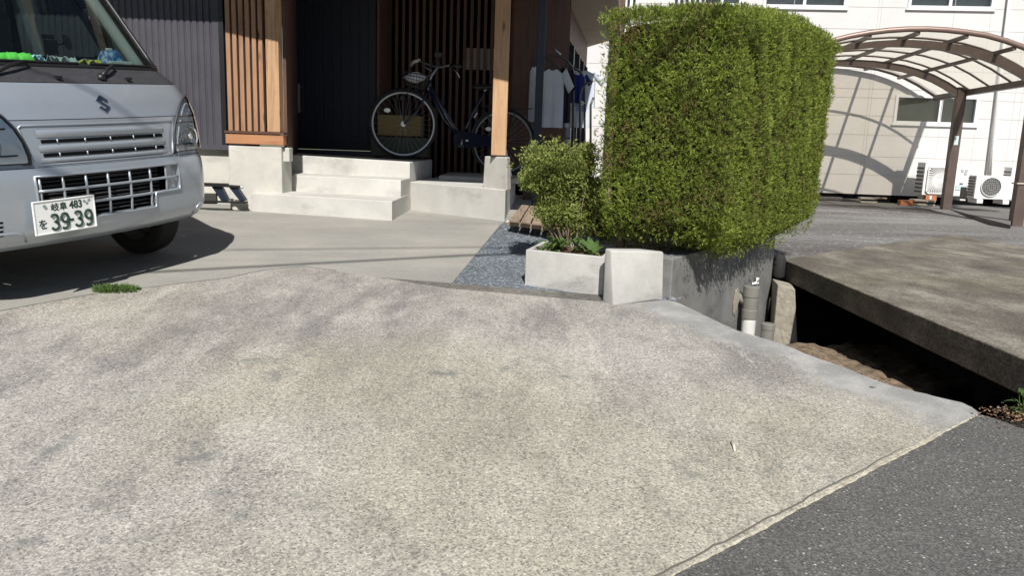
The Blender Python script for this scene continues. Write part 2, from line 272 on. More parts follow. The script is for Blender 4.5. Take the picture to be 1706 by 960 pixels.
# ------------------------------------------------------------------ mesh helpers
class MB:
    def __init__(s): s.v = []; s.f = []; s.mi = []
    def add(s, vs, fs, mi=0):
        o = len(s.v); s.v += [tuple(x) for x in vs]; s.f += [tuple(i+o for i in f) for f in fs]; s.mi += [mi]*len(fs); return s
    def prism(s, pts, z0, z1, mi=0):
        n = len(pts); vs = [(p[0], p[1], z0) for p in pts]+[(p[0], p[1], z1) for p in pts]
        return s.add(vs, [tuple(range(n))[::-1], tuple(range(n, 2*n))]+[(i, (i+1) % n, n+(i+1) % n, n+i) for i in range(n)], mi)
    def hexa(s, b, t, mi=0):     # 4 bottom pts, 4 top pts
        return s.add(list(b)+list(t), [(3, 2, 1, 0), (4, 5, 6, 7), (0, 1, 5, 4), (1, 2, 6, 5), (2, 3, 7, 6), (3, 0, 4, 7)], mi)
    def box(s, c, d, mi=0, mt=None):
        x, y, z = d[0]/2, d[1]/2, d[2]/2
        vs = [Vector((c[0]+a*x, c[1]+b*y, c[2]+e*z)) for e in (-1, 1) for a, b in ((-1, -1), (1, -1), (1, 1), (-1, 1))]
        if mt is not None: vs = [mt @ v for v in vs]
        return s.add(vs, [(3, 2, 1, 0), (4, 5, 6, 7), (0, 1, 5, 4), (1, 2, 6, 5), (2, 3, 7, 6), (3, 0, 4, 7)], mi)
    def bar(s, a, b, w, h, up=Vector((0, 0, 1)), mi=0):
        a = Vector(a); b = Vector(b); d = (b-a).normalized(); x = d.cross(up)
        if x.length < 1e-4: x = Vector((1, 0, 0))
        x.normalize(); y = x.cross(d); x *= w/2; y *= h/2
        vs = [a-x-y, a+x-y, a+x+y, a-x+y, b-x-y, b+x-y, b+x+y, b-x+y]
        return s.add(vs, [(3, 2, 1, 0), (4, 5, 6, 7), (0, 1, 5, 4), (1, 2, 6, 5), (2, 3, 7, 6), (3, 0, 4, 7)], mi)
    def tube(s, pts, r, n=10, closed=False, mi=0, cap=True):
        pts = [Vector(p) for p in pts]; N = len(pts); rs = r if isinstance(r, (list, tuple)) else [r]*N
        prev = None; vs = []
        for i, p in enumerate(pts):
            if closed: d = (pts[(i+1) % N]-pts[i-1])
            else: d = pts[min(i+1, N-1)]-pts[max(i-1, 0)]
            d.normalize()
            if prev is None: x = d.cross(Vector((0, 0, 1))); x = x if x.length > 1e-3 else d.cross(Vector((1, 0, 0)))
            else: x = prev-d*prev.dot(d)
            x.normalize(); prev = x; y = d.cross(x)
            for k in range(n):
                a = 2*math.pi*k/n; vs.append(p+(x*math.cos(a)+y*math.sin(a))*rs[i])
        fs = []
        for i in range(N if closed else N-1):
            j = (i+1) % N
            for k in range(n): fs.append((i*n+k, i*n+(k+1) % n, j*n+(k+1) % n, j*n+k))
        if not closed and cap: fs += [tuple(range(n))[::-1], tuple((N-1)*n+k for k in range(n))]
        return s.add(vs, fs, mi)
    def lathe(s, prof, n=24, mt=None, mi=0):   # prof: (radius, z)
        vs = []; 
        for r, z in prof:
            for k in range(n):
                a = 2*math.pi*k/n; v = Vector((r*math.cos(a), r*math.sin(a), z)); vs.append(mt @ v if mt is not None else v)
        fs = [(i*n+k, i*n+(k+1) % n, (i+1)*n+(k+1) % n, (i+1)*n+k) for i in range(len(prof)-1) for k in range(n)]
        return s.add(vs, fs, mi)
    def grid(s, P, nu, nv, mi=0):
        vs = [P(i, j) for j in range(nv) for i in range(nu)]
        return s.add(vs, [(j*nu+i, j*nu+i+1, (j+1)*nu+i+1, (j+1)*nu+i) for j in range(nv-1) for i in range(nu-1)], mi)
    def build(s, name, mats, parent=None, smooth=False, bevel=0.0, solid=0.0, seg=2, auto=None, weld=False):
        me = bpy.data.meshes.new(name); me.from_pydata([tuple(v) for v in s.v], [], s.f)
        if not isinstance(mats, (list, tuple)): mats = [mats]
        for m_ in mats: me.materials.append(m_)
        me.polygons.foreach_set('material_index', s.mi)
        bm = bmesh.new(); bm.from_mesh(me)
        if weld: bmesh.ops.remove_doubles(bm, verts=bm.verts, dist=1e-4)
        bmesh.ops.recalc_face_normals(bm, faces=bm.faces)
        if bevel:
            es = [e for e in bm.edges if len(e.link_faces) == 2 and e.calc_face_angle(0) > R(25)]
            bmesh.ops.bevel(bm, geom=es, offset=bevel, segments=seg, affect='EDGES', profile=0.5, clamp_overlap=True)
        if auto is not None:
            for f_ in bm.faces: f_.smooth = True
            for e in bm.edges:
                if len(e.link_faces) == 2 and e.calc_face_angle(0) > R(auto): e.smooth = False
        elif smooth:
            for f_ in bm.faces: f_.smooth = True
        bm.to_mesh(me); bm.free(); me.update()
        o = bpy.data.objects.new(name, me); COL.objects.link(o)
        if parent: o.parent = parent
        if solid:
            md = o.modifiers.new('thickness', 'SOLIDIFY'); md.thickness = solid; md.offset = 0
        return o
def tag(o, label=None, cat=None, group=None, kind=None):
    if label: o['label'] = label
    if cat: o['category'] = cat
    if group: o['group'] = group
    if kind: o['kind'] = kind
    return o
def thing(name, label, cat, loc=(0, 0, 0), group=None, mw=None):
    o = bpy.data.objects.new(name, None); COL.objects.link(o); o.empty_display_size = 0.1
    if mw is not None: o.matrix_world = mw
    else: o.location = loc
    return tag(o, label, cat, group)
def world_parent(o, root):   # mesh written in world coordinates under a root standing elsewhere
    o.parent = root; o.matrix_parent_inverse = root.matrix_world.inverted() if root.parent is None else Matrix()
    return o
def wroot(name, label, cat, loc, group=None):
    r = thing(name, label, cat, loc, group); r.matrix_world = Matrix.Translation(Vector(loc)); return r
def wb(mb, name, mats, root, **k):
    o = mb.build(name, mats, None, **k); me = o.data
    off = root.matrix_world.inverted()
    if root.parent is None: me.transform(off)
    o.parent = root; return o
def sub(mb, name, mats, top, part, **k):    # sub-part written in world coordinates; part has identity local transform under top
    o = mb.build(name, mats, None, **k); o.data.transform(top.matrix_world.inverted()); o.parent = part; return o
#SECTIONS

# ================================================================== SETTING
def sheet(name, pts, material, thick=0.12, jit=None, **k):
    """ground piece: outline of (x, y) on the sloping ground, cut at the crest of the slope"""
    me = bpy.data.meshes.new(name); bm = bmesh.new()
    vs = [bm.verts.new((p[0], p[1], 0)) for p in pts]; f = bm.faces.new(vs)
    bmesh.ops.triangulate(bm, faces=[f])
    yc = (GMAX-G0)/GS
    bmesh.ops.bisect_plane(bm, geom=bm.verts[:]+bm.edges[:]+bm.faces[:], plane_co=(0, yc, 0), plane_no=(0, 1, 0))
    for v in bm.verts: v.co.z = zg(v.co.y)+k.get('dz', 0)
    if thick:
        r = bmesh.ops.extrude_face_region(bm, geom=bm.faces[:])
        for v in r['geom']:
            if isinstance(v, bmesh.types.BMVert): v.co.z -= thick
    bmesh.ops.recalc_face_normals(bm, faces=bm.faces)
    bm.to_mesh(me); bm.free(); me.materials.append(material); o = bpy.data.objects.new(name, me); COL.objects.link(o); o['kind'] = 'structure'
    return o
g2 = lambda px, py: tuple(at_g(px, py)[:2])
pR = g2(1631, 688); pRb = g2(1628, 684); pRS = g2(1110, 962)
seam = (Vector(pRS)-Vector(pR)).normalized()
farS = Vector(pR)+seam*14
pW = g2(1110, 500); pB = g2(1003, 503); pG = g2(745, 480.5); pA = g2(503, 443.5); pS2 = g2(380, 463); pS3 = g2(155, 490); pS4 = g2(0, 518)
sd = (Vector(pS4)-Vector(pS3)).normalized(); farL = Vector(pS4)+sd*9
def rough_line(a, b, n, amp, seed=1):
    rr = random.Random(seed); a = Vector(a); b = Vector(b); d = (b-a); nn = Vector((-d.y, d.x)).normalized(); out = []
    for i in range(1, n):
        out.append(tuple(a+d*(i/n)+nn*rr.uniform(-amp, amp)))
    return out
redge = [g2(*p) for p in ((1125, 503), (1165, 521), (1205, 541), (1235, 553), (1268, 563), (1300, 572), (1340, 589), (1380, 603), (1420, 618), (1455, 632), (1485, 643), (1515, 650), (1545, 657), (1580, 666), (1605, 672), (1622, 681))]
redge2 = []
for i in range(len(redge)-1):
    redge2.append(redge[i]); redge2 += rough_line(redge[i], redge[i+1], 4, 0.004, 20+i)
redge2.append(redge[-1])
old = [pR]+redge2[::-1]+[pW, g2(1024, 508), pB, pG, g2(630, 462), pA, g2(440, 450), pS2, pS3, pS4, tuple(farL), (-12, -8), tuple(farS)]
o = sheet('driveway', old, M['old_concrete'], 0.2); tag(o, 'old weathered exposed aggregate concrete driveway in the foreground')
# road
rn = Vector((seam.y, -seam.x)); rn = rn if rn.x > 0 else -rn
rp = [tuple(Vector(pR)-seam*0.0), tuple(farS), (-6, -16), (14, -16), (14, 0.6), g2(1780, 745), g2(1706, 712), g2(1655, 694)]
sheet('road', rp, M['road'], 0.2, dz=-0.006)
# kerb seam of crumbled mortar between driveway and road
rr = random.Random(4); A = Vector(pR); L = (Vector(pRS)-A).length+0.6
def ribbon(name, m_, s0_, s1_, wf, of, n_, dz_, mbx=None):
    mb = MB(); vs = []
    for i in range(n_+1):
        s_ = s0_+(s1_-s0_)*i/n_; c = A+seam*s_; w1, w2 = wf(s_), wf(s_+7.3); o_ = of(s_)
        a_ = c+rn*(o_-w1); b_ = c+rn*(o_+w2); vs += [(a_.x, a_.y, zg(a_.y)+dz_), (b_.x, b_.y, zg(b_.y)+dz_-0.004)]
    mb.add(vs, [(2*i, 2*i+1, 2*i+3, 2*i+2) for i in range(n_)]); return tag(mb.build(name, m_), kind='structure')
def wob(s_, k): return sum(math.sin(s_*f*k+ph) for f, ph in ((11, 0.3), (23, 1.7), (47, 4.1), (97, 2.2), (171, 0.9)))/5
ribbon('seam_mortar', mat('crumbled_mortar', (0.26, 0.235, 0.18), 0.95, 0, (0.50, 0.46, 0.37), 60, 0.8, 90), 0.02, L, lambda s_: max(0.0008, 0.0022+0.004*wob(s_, 0.6)+(0.007+0.006*wob(s_, 0.35) if 0.25 < s_ < 1.0 else 0)), lambda s_: 0.004+0.003*wob(s_, 0.6), 700, 0.0012)
mb = MB(); c0 = A-rn*0.014; pts = [c0+seam*(L*i/60)+rn*rr.uniform(-.004, .004) for i in range(14, 61)]
for a, b in zip(pts[:-1], pts[1:]):
    wd = 0.0007+0.0026*min(1, ((a-c0).length-0.35)/0.5)
    mb.add([(a.x-rn.x*wd, a.y-rn.y*wd, zg(a.y)+.0015), (b.x-rn.x*wd, b.y-rn.y*wd, zg(b.y)+.0015), (b.x+rn.x*wd, b.y+rn.y*wd, zg(b.y)+.0015), (a.x+rn.x*wd, a.y+rn.y*wd, zg(a.y)+.0015)], [(0, 1, 2, 3)])
o = mb.build('seam_crack', mat('crack_dirt', (0.13, 0.12, 0.10), 1.0)); tag(o, kind='structure')
# forecourt (newer concrete)
g_tr = tuple(at_z(842, 368.5, GMAX)[:2])
fore = [pG, g2(630, 462), pA, g2(440, 450), pS2, pS3, pS4, tuple(farL), (-12, 2), (-12, 9.5), (0.3, 9.5), (0.1, 6.6), g_tr]
sheet('forecourt', fore, M['new_concrete'], 0.2, dz=-0.003)
# gravel strip
gr = [pG, g_tr, (0.1, 6.6), (0.6, 9.5), (2.0, 9.5), (1.95, 6.2), g2(1110, 496), g2(1024, 507), pB]
sheet('gravel_path', gr, M['gravel'], 0.1, dz=-0.009)
# dark joint lines of the seam between the two concretes
mb = MB()
for a, b in ((pS4, pS3), (pS3, pS2), (pS2, g2(440, 450)), (g2(440, 450), pA), (pA, g2(560, 451))):
    a = Vector(a); b = Vector(b); d = (b-a).normalized(); nn = Vector((-d.y, d.x))*0.004
    mb.add([(a.x-nn.x, a.y-nn.y, zg(a.y)+.001), (b.x-nn.x, b.y-nn.y, zg(b.y)+.001), (b.x+nn.x, b.y+nn.y, zg(b.y)+.001), (a.x+nn.x, a.y+nn.y, zg(a.y)+.001)], [(0, 1, 2, 3)])
tag(mb.build('concrete_joint', mat('joint_dirt', (0.09, 0.085, 0.075), 1.0)), kind='structure')
# base sheet to the horizon, lot behind, ditch
def flat(name, pts, z, material, thick=0.0):
    mb = MB()
    if thick: mb.prism(pts, z-thick, z)
    else: mb.add([(p[0], p[1], z) for p in pts], [tuple(range(len(pts)))])
    return tag(mb.build(name, material), kind='structure')
flat('ground', [(-150, -100), (150, -100), (150, 200), (-150, 200)], -1.25, M['soil'])
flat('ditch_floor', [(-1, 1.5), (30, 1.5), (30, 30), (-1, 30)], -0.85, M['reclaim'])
ZL = -0.05
mb = MB()
ys = [6.07, 8.6, 10.2, 11.2, 12.2, 13.6, 16, 60]; zs = [-0.055, -0.055, -0.09, -0.12, -0.10, -0.055, -0.055, -0.055]
xs0 = [1.7, 1.7, 1.7, 1.7, 1.7, 1.7, 1.7, 1.7]
vs = []; 
for y, z, x0 in zip(ys, zs, xs0): vs += [(x0, y, z), (60, y, z)]
mb.add(vs, [(2*i, 2*i+1, 2*i+3, 2*i+2) for i in range(len(ys)-1)])
tag(mb.build('neighbour_yard', M['lot']), kind='structure')
flat('back_yard', [(-40, 6.2), (2.0, 6.2), (2.0, 60), (-40, 60)], 0.10, M['soil'])
# neighbour's concrete slab bridging the ditch
s = [at_z(1304, 432, -0.045), at_z(1500, 402, -0.045), at_z(1593, 390.5, -0.045), at_z(1706, 412, -0.045), at_z(1800, 430, -0.045)]
e1 = at_z(1304, 432, -0.045); e2 = at_z(1706, 598, -0.045); ed = (e2-e1).normalized(); e3 = e2+ed*0.9
slab = [tuple(e1[:2]), tuple((e1+(e2-e1)*0.33)[:2]), tuple((e1+(e2-e1)*0.66)[:2]), tuple(e2[:2]), tuple(e3[:2]), (9.5, e3.y-0.2), (9.5, s[4].y)]+[tuple(p[:2]) for p in s[::-1][:-1]]
mb = MB(); mb.prism(slab, -0.20, -0.045)
o = mb.build('concrete_slab', M['slab'], bevel=0.006); tag(o, 'mossy brown concrete slab bridging the ditch at the right', kind='structure')
# joint lines scored across the slab
mb = MB(); a = at_z(1590, 438, -.045); b = at_z(1760, 510, -.045); c = at_z(1480, 443, -.045); 
for p, q in ((c, a), (a, b)):
    d = (q-p).normalized(); nn = Vector((-d.y, d.x, 0))*0.008; z = Vector((0, 0, 0.001))
    mb.add([p-nn+z, q-nn+z, q+nn+z, p+nn+z], [(0, 1, 2, 3)])
tag(mb.build('slab_joint', mat('slab_joint_pale', (0.20, 0.18, 0.14), 0.9)), kind='structure')
# walls of the ditch under the slab and under the driveway
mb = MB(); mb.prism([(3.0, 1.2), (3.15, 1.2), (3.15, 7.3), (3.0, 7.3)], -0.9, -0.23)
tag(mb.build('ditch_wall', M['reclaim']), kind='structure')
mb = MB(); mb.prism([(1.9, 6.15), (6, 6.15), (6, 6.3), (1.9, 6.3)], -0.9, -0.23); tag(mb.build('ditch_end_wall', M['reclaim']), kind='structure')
# sloping soil floor of the ditch between drive edge and slab, and the footing strip under the drive edge
def edge_pt(t_): k_ = t_*(len(redge)-1); i_ = min(int(k_), len(redge)-2); return Vector(redge[i_]).lerp(Vector(redge[i_+1]), k_-i_)
mb = MB(); nU, nV = 60, 26
def soilP(i, j):
    e_ = edge_pt(i/nU*0.999); e_ = e_+(Vector((-0.1, -0.05))); far = Vector((2.9, e_.y+1.7)); t_ = j/nV; p = e_.lerp(far, t_); depth_ = -0.22-0.40*t_
    if i/nU > 0.55: depth_ -= 0.35*min(1, (i/nU-0.55)/0.2)*min(1, t_*4)
    return (p.x, p.y, depth_+0.022*math.sin(p.x*17+p.y*9)*math.sin(p.y*13)+0.010*math.sin(p.x*41)*math.sin(p.y*37))
mb.grid(soilP, nU+1, nV+1); tag(mb.build('ditch_soil', M['soil'], smooth=True), kind='structure')
mb = MB(); vs = []
for i in range(41):
    e_ = edge_pt(0.22+0.56*i/40); n_ = Vector((0.64, 0.77)); wdt = 0.085*(1-(i/40)**3); q_ = e_+n_*wdt; vs += [(e_.x-0.05, e_.y-0.05, -0.17-0.05*i/40-0.02), (q_.x, q_.y, -0.19-0.05*i/40-0.02), (q_.x, q_.y, -0.7)]
mb.add(vs, [(3*i+j, 3*i+j+1, 3*i+j+4, 3*i+j+3) for i in range(40) for j in range(2)]); tag(mb.build('drive_footing', M['mortar'], auto=30), kind='structure')
litter_pts = [soilP(i, j) for i in range(8, 30) for j in range(1, 12)]
# ================================================================== RETAINING WALL, BLOCK, PLANTER
WA = Vector((0.86, 4.10)); WB = Vector((2.02, 5.93)); wd = (WB-WA).normalized(); wn = Vector((wd.y, -wd.x))   # wn: towards the ditch
ztop = 0.195
r = wroot('retaining_wall', 'stained grey concrete retaining wall below the clipped hedge', 'wall', (WA.x, WA.y, -0.8))
mb = MB(); nU = 14; 
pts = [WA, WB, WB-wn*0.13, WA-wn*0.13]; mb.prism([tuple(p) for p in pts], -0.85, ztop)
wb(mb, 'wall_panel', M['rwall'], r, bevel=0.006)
# rough mortar pillar at the wall's far end, under the slab corner
mb = MB(); p = at_z(1300, 520, -0.2)
mb.hexa([(WB.x-0.05, WB.y-0.30, -0.85), (WB.x+0.13, WB.y-0.42, -0.85), (WB.x+0.20, WB.y-0.12, -0.85), (WB.x+0.02, WB.y-0.02, -0.85)], [(WB.x-0.03, WB.y-0.24, -0.19), (WB.x+0.08, WB.y-0.30, -0.21), (WB.x+0.12, WB.y-0.10, -0.20), (WB.x+0.0, WB.y-0.02, -0.18)])
wb(mb, 'mortar_pier', M['mortar'], r, bevel=0.006)
# tapered end block
bb = [at_g(1024, 509), at_g(1106, 497), None, at_g(1003, 502)]
b0, b1, b3 = bb[0], bb[1], bb[3]; b2 = b1+(b3-b0)*2.2
def upz(base, px, py): d = ray(px, py); return HC+d.z*(base.y/d.y)
t3 = at_y(1007.5, 413.5, b3.y+0.01); t0 = at_y(1048, 413, b0.y+0.05); 
r = wroot('concrete_block', 'tapered grey concrete end block standing between planter and retaining wall', 'concrete block', tuple(b0))
mb = MB()
bz = [Vector((p.x, p.y, p.z-0.05)) for p in (b0, b1, b2, b3)]
tz = 0.5*(t3.z+t0.z)
tt = [at_y(1018, 417, b0.y+0.035), at_y(1107, 419, b1.y+0.04), None, at_y(1007.5, 413.5, b3.y+0.02)]; tt[2] = Vector((b2.x-0.01, b2.y-0.03, tt[1].z)); tt[3].z = tt[0].z+0.004
mb.hexa(bz, tt); wb(mb, 'block_body', M['block'], r, bevel=0.012, seg=3, auto=40)
# planter
pa = at_g(874, 472); pb = at_g(1004, 492); zt_ = upz(pa, 877, 416)
d1 = (pb-pa); d1.z = 0; Lp = d1.length; d1.normalize(); d2 = Vector((-d1.y, d1.x, 0)); 
bk = at_z(914, 398, zt_); fl = at_z(877, 416, zt_); dep = (bk-fl).length; ddir = (bk-fl).normalized()
r = wroot('planter_box', 'pale square concrete planter box beside the gravel strip', 'planter', tuple(pa))
mb = MB(); o_ = [Vector((pa.x, pa.y, 0)), Vector((pb.x, pb.y, 0)), Vector((pb.x, pb.y, 0))+ddir*dep, Vector((pa.x, pa.y, 0))+ddir*dep]
for v in o_: v.z = 0
th = 0.028; cen = sum(o_, Vector())/4
ii = [v+(cen-v).normalized()*th*1.45 for v in o_]
zb = pb.z-0.04
vs = [(v.x, v.y, zb) for v in o_]+[(v.x, v.y, zt_) for v in o_]+[(v.x, v.y, zt_) for v in ii]+[(v.x, v.y, zb) for v in ii]
fs = []
for i in range(4):
    j = (i+1) % 4; fs += [(i, j, 4+j, 4+i), (4+i, 4+j, 8+j, 8+i), (8+i, 8+j, 12+j, 12+i), (12+i, 12+j, j, i)]
mb.add(vs, fs); wb(mb, 'box', M['block'], r, bevel=0.004)
mb = MB(); mb.prism([(v.x, v.y) for v in ii], zb+0.01, zt_-0.045); wb(mb, 'soil', M['soil'], r)
PLc = cen.copy(); PLz = zt_
# ================================================================== STEPS AND PORCH PLATFORM
rs = wroot('entrance_steps', 'pale cast concrete entrance steps with porch platform', 'steps', tuple(at_z(653, 367, GMAX)))
z0 = GMAX
FR = at_z(653, 367, z0); FL = at_z(419.5, 351.3, z0)
h1 = upz(FR, 653.5, 335.3)
def prism4(a, b, c, d, zb, zt, name, mt=M['step'], bev=0.006, parent=rs):
    mb = MB(); mb.prism([tuple(p[:2]) for p in (a, b, c, d)], zb, zt); return wb(mb, name, mt, parent, bevel=bev)
# levels
yB = 9.6
B1 = at_z(683, 349, z0); dyL = FL.y-FR.y
R3 = at_y(682.8, 270.2, B1.y); h3 = R3.z
L3 = at_y(467.8, 256.8, R3.y+dyL*0.85)
R2 = at_y(667.8, 300.2, FR.y+(B1.y-FR.y)*0.49); h2 = R2.z; L2 = at_y(444, 289.3, R2.y+dyL*0.95)
def ext(a, b, y):  # extend the line a->b to depth y
    k = (y-a[1])/(b[1]-a[1]); return (a[0]+(b[0]-a[0])*k, y)
sideR = B1
prism4(FL, FR, (B1.x, B1.y-0.001), (FL.x-0.05, B1.y+dyL), z0-0.1, h1, 'step')
L2b = (L2.x, L2.y); prism4(L2b, R2, (B1.x+0.002, B1.y), (L2.x-0.03, B1.y+dyL), h1-0.05, h2, 'step')
# upper platform: rises slightly to the door
RB = at_z(719.5, 265.3, h3+0.02); 
mb = MB(); zl3 = L3.z; pb_ = [(L3.x, L3.y), (R3.x+0.001, R3.y), at_z(721, 265.3, h3)[:2], (R3.x+0.16, yB), (L3.x-0.2, yB)]; pb_[2] = (at_y(720, 265, 8.55).x, 8.55); del pb_[3]; pb_[3:3] = []; pb_[3] = (L3.x-0.1, 8.9); pz_ = [zl3, h3, h3+0.01, zl3+0.01]
mb.hexa([(x, y, z0-0.1) for x, y in pb_], [(x, y, z) for (x, y), z in zip(pb_, pz_)]); wb(mb, 'platform', M['step'], rs, bevel=0.006)
# lower platform
LR = at_z(840.5, 368.3, z0); hl = upz(LR, 842.5, 316.3); LL = at_z(683, 301.7, hl)
LL = Vector((B1.x, B1.y, 0))
sB = at_z(867.5, 340, z0)
mb = MB(); pr2 = ext(LR, sB, 7.05)
mb.prism([(LL.x, LL.y), (LR.x, LR.y), (pr2[0]-0.03, 7.05), (pr2[0]+0.05, yB), (LL.x+0.2, yB)], z0-0.1, hl)
mb2 = mb; wb(mb, 'low_platform', M['step'], rs, bevel=0.006)
mb = MB(); mb.prism([(R3.x+0.2, 8.0), (0.05, 7.75), (0.12, yB-0.1), (R3.x+0.2, yB-0.1)], hl-0.01, 0.448); wb(mb, 'rear_floor', M['step'], rs, bevel=0.006)
print('steps', L3, FR, FL, h1, h2, h3, 'low', LL, LR, hl)
# ================================================================== HOUSE
H = wroot('house', 'dark metal clad house with cedar slats and open porch behind the steps', 'house', (-3, 8, GMAX))
# porch post and its footing
fA = at_z(804.5, 312.2, hl); fB = at_z(845.5, 315.8, hl)
fp = Vector(((fA.x+fB.x)/2, (fA.y+fB.y)/2+0.0, 0)); fy = LR.y+0.02
fzt = HC+ray(826, 261.3).z*(fy/ray(826, 261.3).y)
xl = at_y(804.5, 312, fy).x; xr = at_y(845.3, 316, fy).x; xlt = at_y(807.5, 261, fy).x; xrt = at_y(846.3, 262, fy).x
mb = MB(); dw = 0.19
fAy = at_z(804.5, 312.2, hl).y+0.015; kx = fAy/fy
mb.hexa([(xl*kx, fAy, hl-0.01), (xr, fy, hl-0.01), (xr+0.03, fy+dw, hl-0.01), (xl*kx+0.03, fAy+dw, hl-0.01)], [(xlt*kx, fAy+0.012, fzt), (xrt-0.006, fy+0.01, fzt), (xrt+0.015, fy+dw-0.01, fzt), (xlt*kx+0.03, fAy+dw-0.01, fzt)])
ft = wb(mb, 'footing', M['found'], H, bevel=0.008)
yp = (fy+fAy)/2+0.012; xa = at_y(818, 258, yp).x; xb = at_y(843, 258, yp).x; ww = xb-xa
mb = MB(); mb.box(((xa+xb)/2, yp+ww/2, (fzt+3.1)/2+0.01), (ww, ww, 3.1-fzt)); wb(mb, 'porch_post', M['post_wood'], H, bevel=0.006)
mb = MB(); mb.box(((xa+xb)/2, yp+ww/2, fzt+0.005), (ww+0.006, ww+0.006, 0.012)); wb(mb, 'post_base_plate', M['black'], H)
print('post', xa, xb, yp, ww, fzt)
# slatted screen on the left with its corner post
ys_ = 6.66; X = lambda px, py, y: at_y(px, py, y).x
Z = lambda px, py, y: at_y(px, py, y).z
fz = Z(430, 244, ys_)
mb = MB(); x0 = X(382, 300, ys_); x1 = X(469, 260, ys_)
mb.prism([(x0, ys_), (x1, ys_), (x1+0.0, ys_+0.3), (x0, ys_+0.3)], 0.05, fz)
mb.prism([(x1-0.01, ys_+0.05), (X(479, 250, ys_), ys_+0.05), (X(479, 250, ys_), ys_+0.16), (x1-0.01, ys_+0.16)], h3-0.02, fz-0.002)
wb(mb, 'foundation', M['found'], H, bevel=0.008)
mb = MB(); xw0 = X(376, 233, ys_); xw1 = X(472.5, 235, ys_); zb0 = Z(430, 240.5, ys_); zb1 = Z(430, 223.5, ys_)
mb.box(((xw0+xw1)/2, ys_+0.04, (zb0+zb1)/2), (xw1-xw0, 0.09, zb1-zb0)); wb(mb, 'base_board', M['board_wood'], H, bevel=0.003)
mb = MB(); zs1 = Z(430, 219, ys_); mb.box(((xw0+xw1)/2, ys_+0.04, (zb1+zs1)/2+.002), (xw1-xw0+0.01, 0.11, zs1-zb1-.004)); wb(mb, 'sill', M['dark_wood'], H)
pcx0 = X(441.5, 150, ys_); pcx1 = X(463, 150, ys_)
mb = MB(); mb.box(((pcx0+pcx1)/2+.01, ys_+0.06, (zs1+3.0)/2), (pcx1-pcx0, 0.115, 3.0-zs1)); wb(mb, 'corner_post', M['post_wood'], H, bevel=0.005)
for k in range(6):
    xc = X(380.5+10.7*k, 150, ys_)
    mb = MB(); mb.box((xc, ys_+0.05, (zs1+3.0)/2), (0.036, 0.06, 3.0-zs1)); wb(mb, 'slat', M['slat_wood'], H, bevel=0.003)
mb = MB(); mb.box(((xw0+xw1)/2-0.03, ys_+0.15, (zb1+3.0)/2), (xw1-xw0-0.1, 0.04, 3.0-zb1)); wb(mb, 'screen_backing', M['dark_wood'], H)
# siding wall
yw = 7.2; xs1 = X(366, 120, yw); zsb = Z(350, 241, yw)
mb = MB(); n = int((xs1+9)/0.058); prof = []
for i in range(n+1):
    x = xs1-i*0.058; prof += [(x, 0), (x-0.008, 0.010), (x-0.016, 0.010), (x-0.024, 0.0)] if i else [(x, 0)]
vs = [(x, yw+d, z) for z in (zsb, 3.1) for x, d in prof]; N = len(prof)
mb.add(vs, [(i, i+1, N+i+1, N+i) for i in range(N-1)]); wb(mb, 'siding', M['siding'], H)
mb = MB(); mb.prism([(xs1+0.0015, yw-0.004), (xs1+0.045, yw-0.004), (xs1+0.045, yw+0.12), (xs1+0.0015, yw+0.12)], zsb, 3.1)
mb.prism([(xs1+0.0, yw+0.05), (xw0+0.08, yw+0.05), (xw0+0.08, yw+0.1), (xs1+0.0, yw+0.1)], zsb, 3.1)
wb(mb, 'corner_trim', M['black'], H)
mb = MB(); mb.box(((-9+xs1)/2+0.04, yw-0.01, zsb-0.02), (xs1+9+0.12, 0.06, 0.045)); wb(mb, 'drip_edge', M['siding'], H)
mb = MB(); mb.prism([(-9, yw+0.02), (x0+0.02, yw+0.02), (x0+0.02, yw+0.3), (-9, yw+0.3)], 0.05, zsb-0.042); wb(mb, 'foundation', M['found'], H)
# porch recess: left return, door, slatted back wall
yd = 8.45
mb = MB(); xr0 = X(473, 150, ys_+0.12)
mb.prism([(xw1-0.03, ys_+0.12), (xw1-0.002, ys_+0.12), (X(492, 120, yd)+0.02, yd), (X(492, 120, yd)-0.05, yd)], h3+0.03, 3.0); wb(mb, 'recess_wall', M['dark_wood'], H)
dx0 = X(492, 120, yd); dx1 = X(629, 120, yd)
dr = MB(); dr.box(((dx0+dx1)/2, yd+0.04, (h3+0.08+3.0)/2), (dx1-dx0, 0.06, 3.0-h3-0.08)); nb = 9
for k in range(nb): dr.box((dx0+(dx1-dx0)*(k+0.5)/nb, yd+0.006, (h3+0.1+2.9)/2), ((dx1-dx0)/nb-0.012, 0.012, 2.8-h3-0.12))
dd = wb(dr, 'door', M['door'], H, bevel=0.002)
hb = MB(); hx = dx0+0.05; hb.bar((hx, yd-0.05, 1.05), (hx, yd-0.05, 1.35), 0.02, 0.02); hb.bar((hx, yd-0.05, 1.08), (hx, yd, 1.08), 0.015, 0.015); hb.bar((hx, yd-0.05, 1.32), (hx, yd, 1.32), 0.015, 0.015)
sub(hb, 'handle', M['alu'], H, dd)
mb = MB(); mb.box(((dx0+dx1)/2, yd-0.02, h3+0.05), (dx1-dx0, 0.16, 0.05)); wb(mb, 'threshold', M['steel_dark'], H)
yb = 9.2; bx0 = dx1-0.05; bx1 = X(885, 120, yb)
mb = MB(); mb.prism([(dx1-0.02, yd), (dx1+0.02, yd), (dx1+0.02, yb+.1), (dx1-0.02, yb+.1)], 0.3, 3.0)
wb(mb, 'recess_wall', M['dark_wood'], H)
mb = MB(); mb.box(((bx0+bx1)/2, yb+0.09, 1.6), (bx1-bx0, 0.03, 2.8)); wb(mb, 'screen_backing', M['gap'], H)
k = 0; xx = bx0+0.06
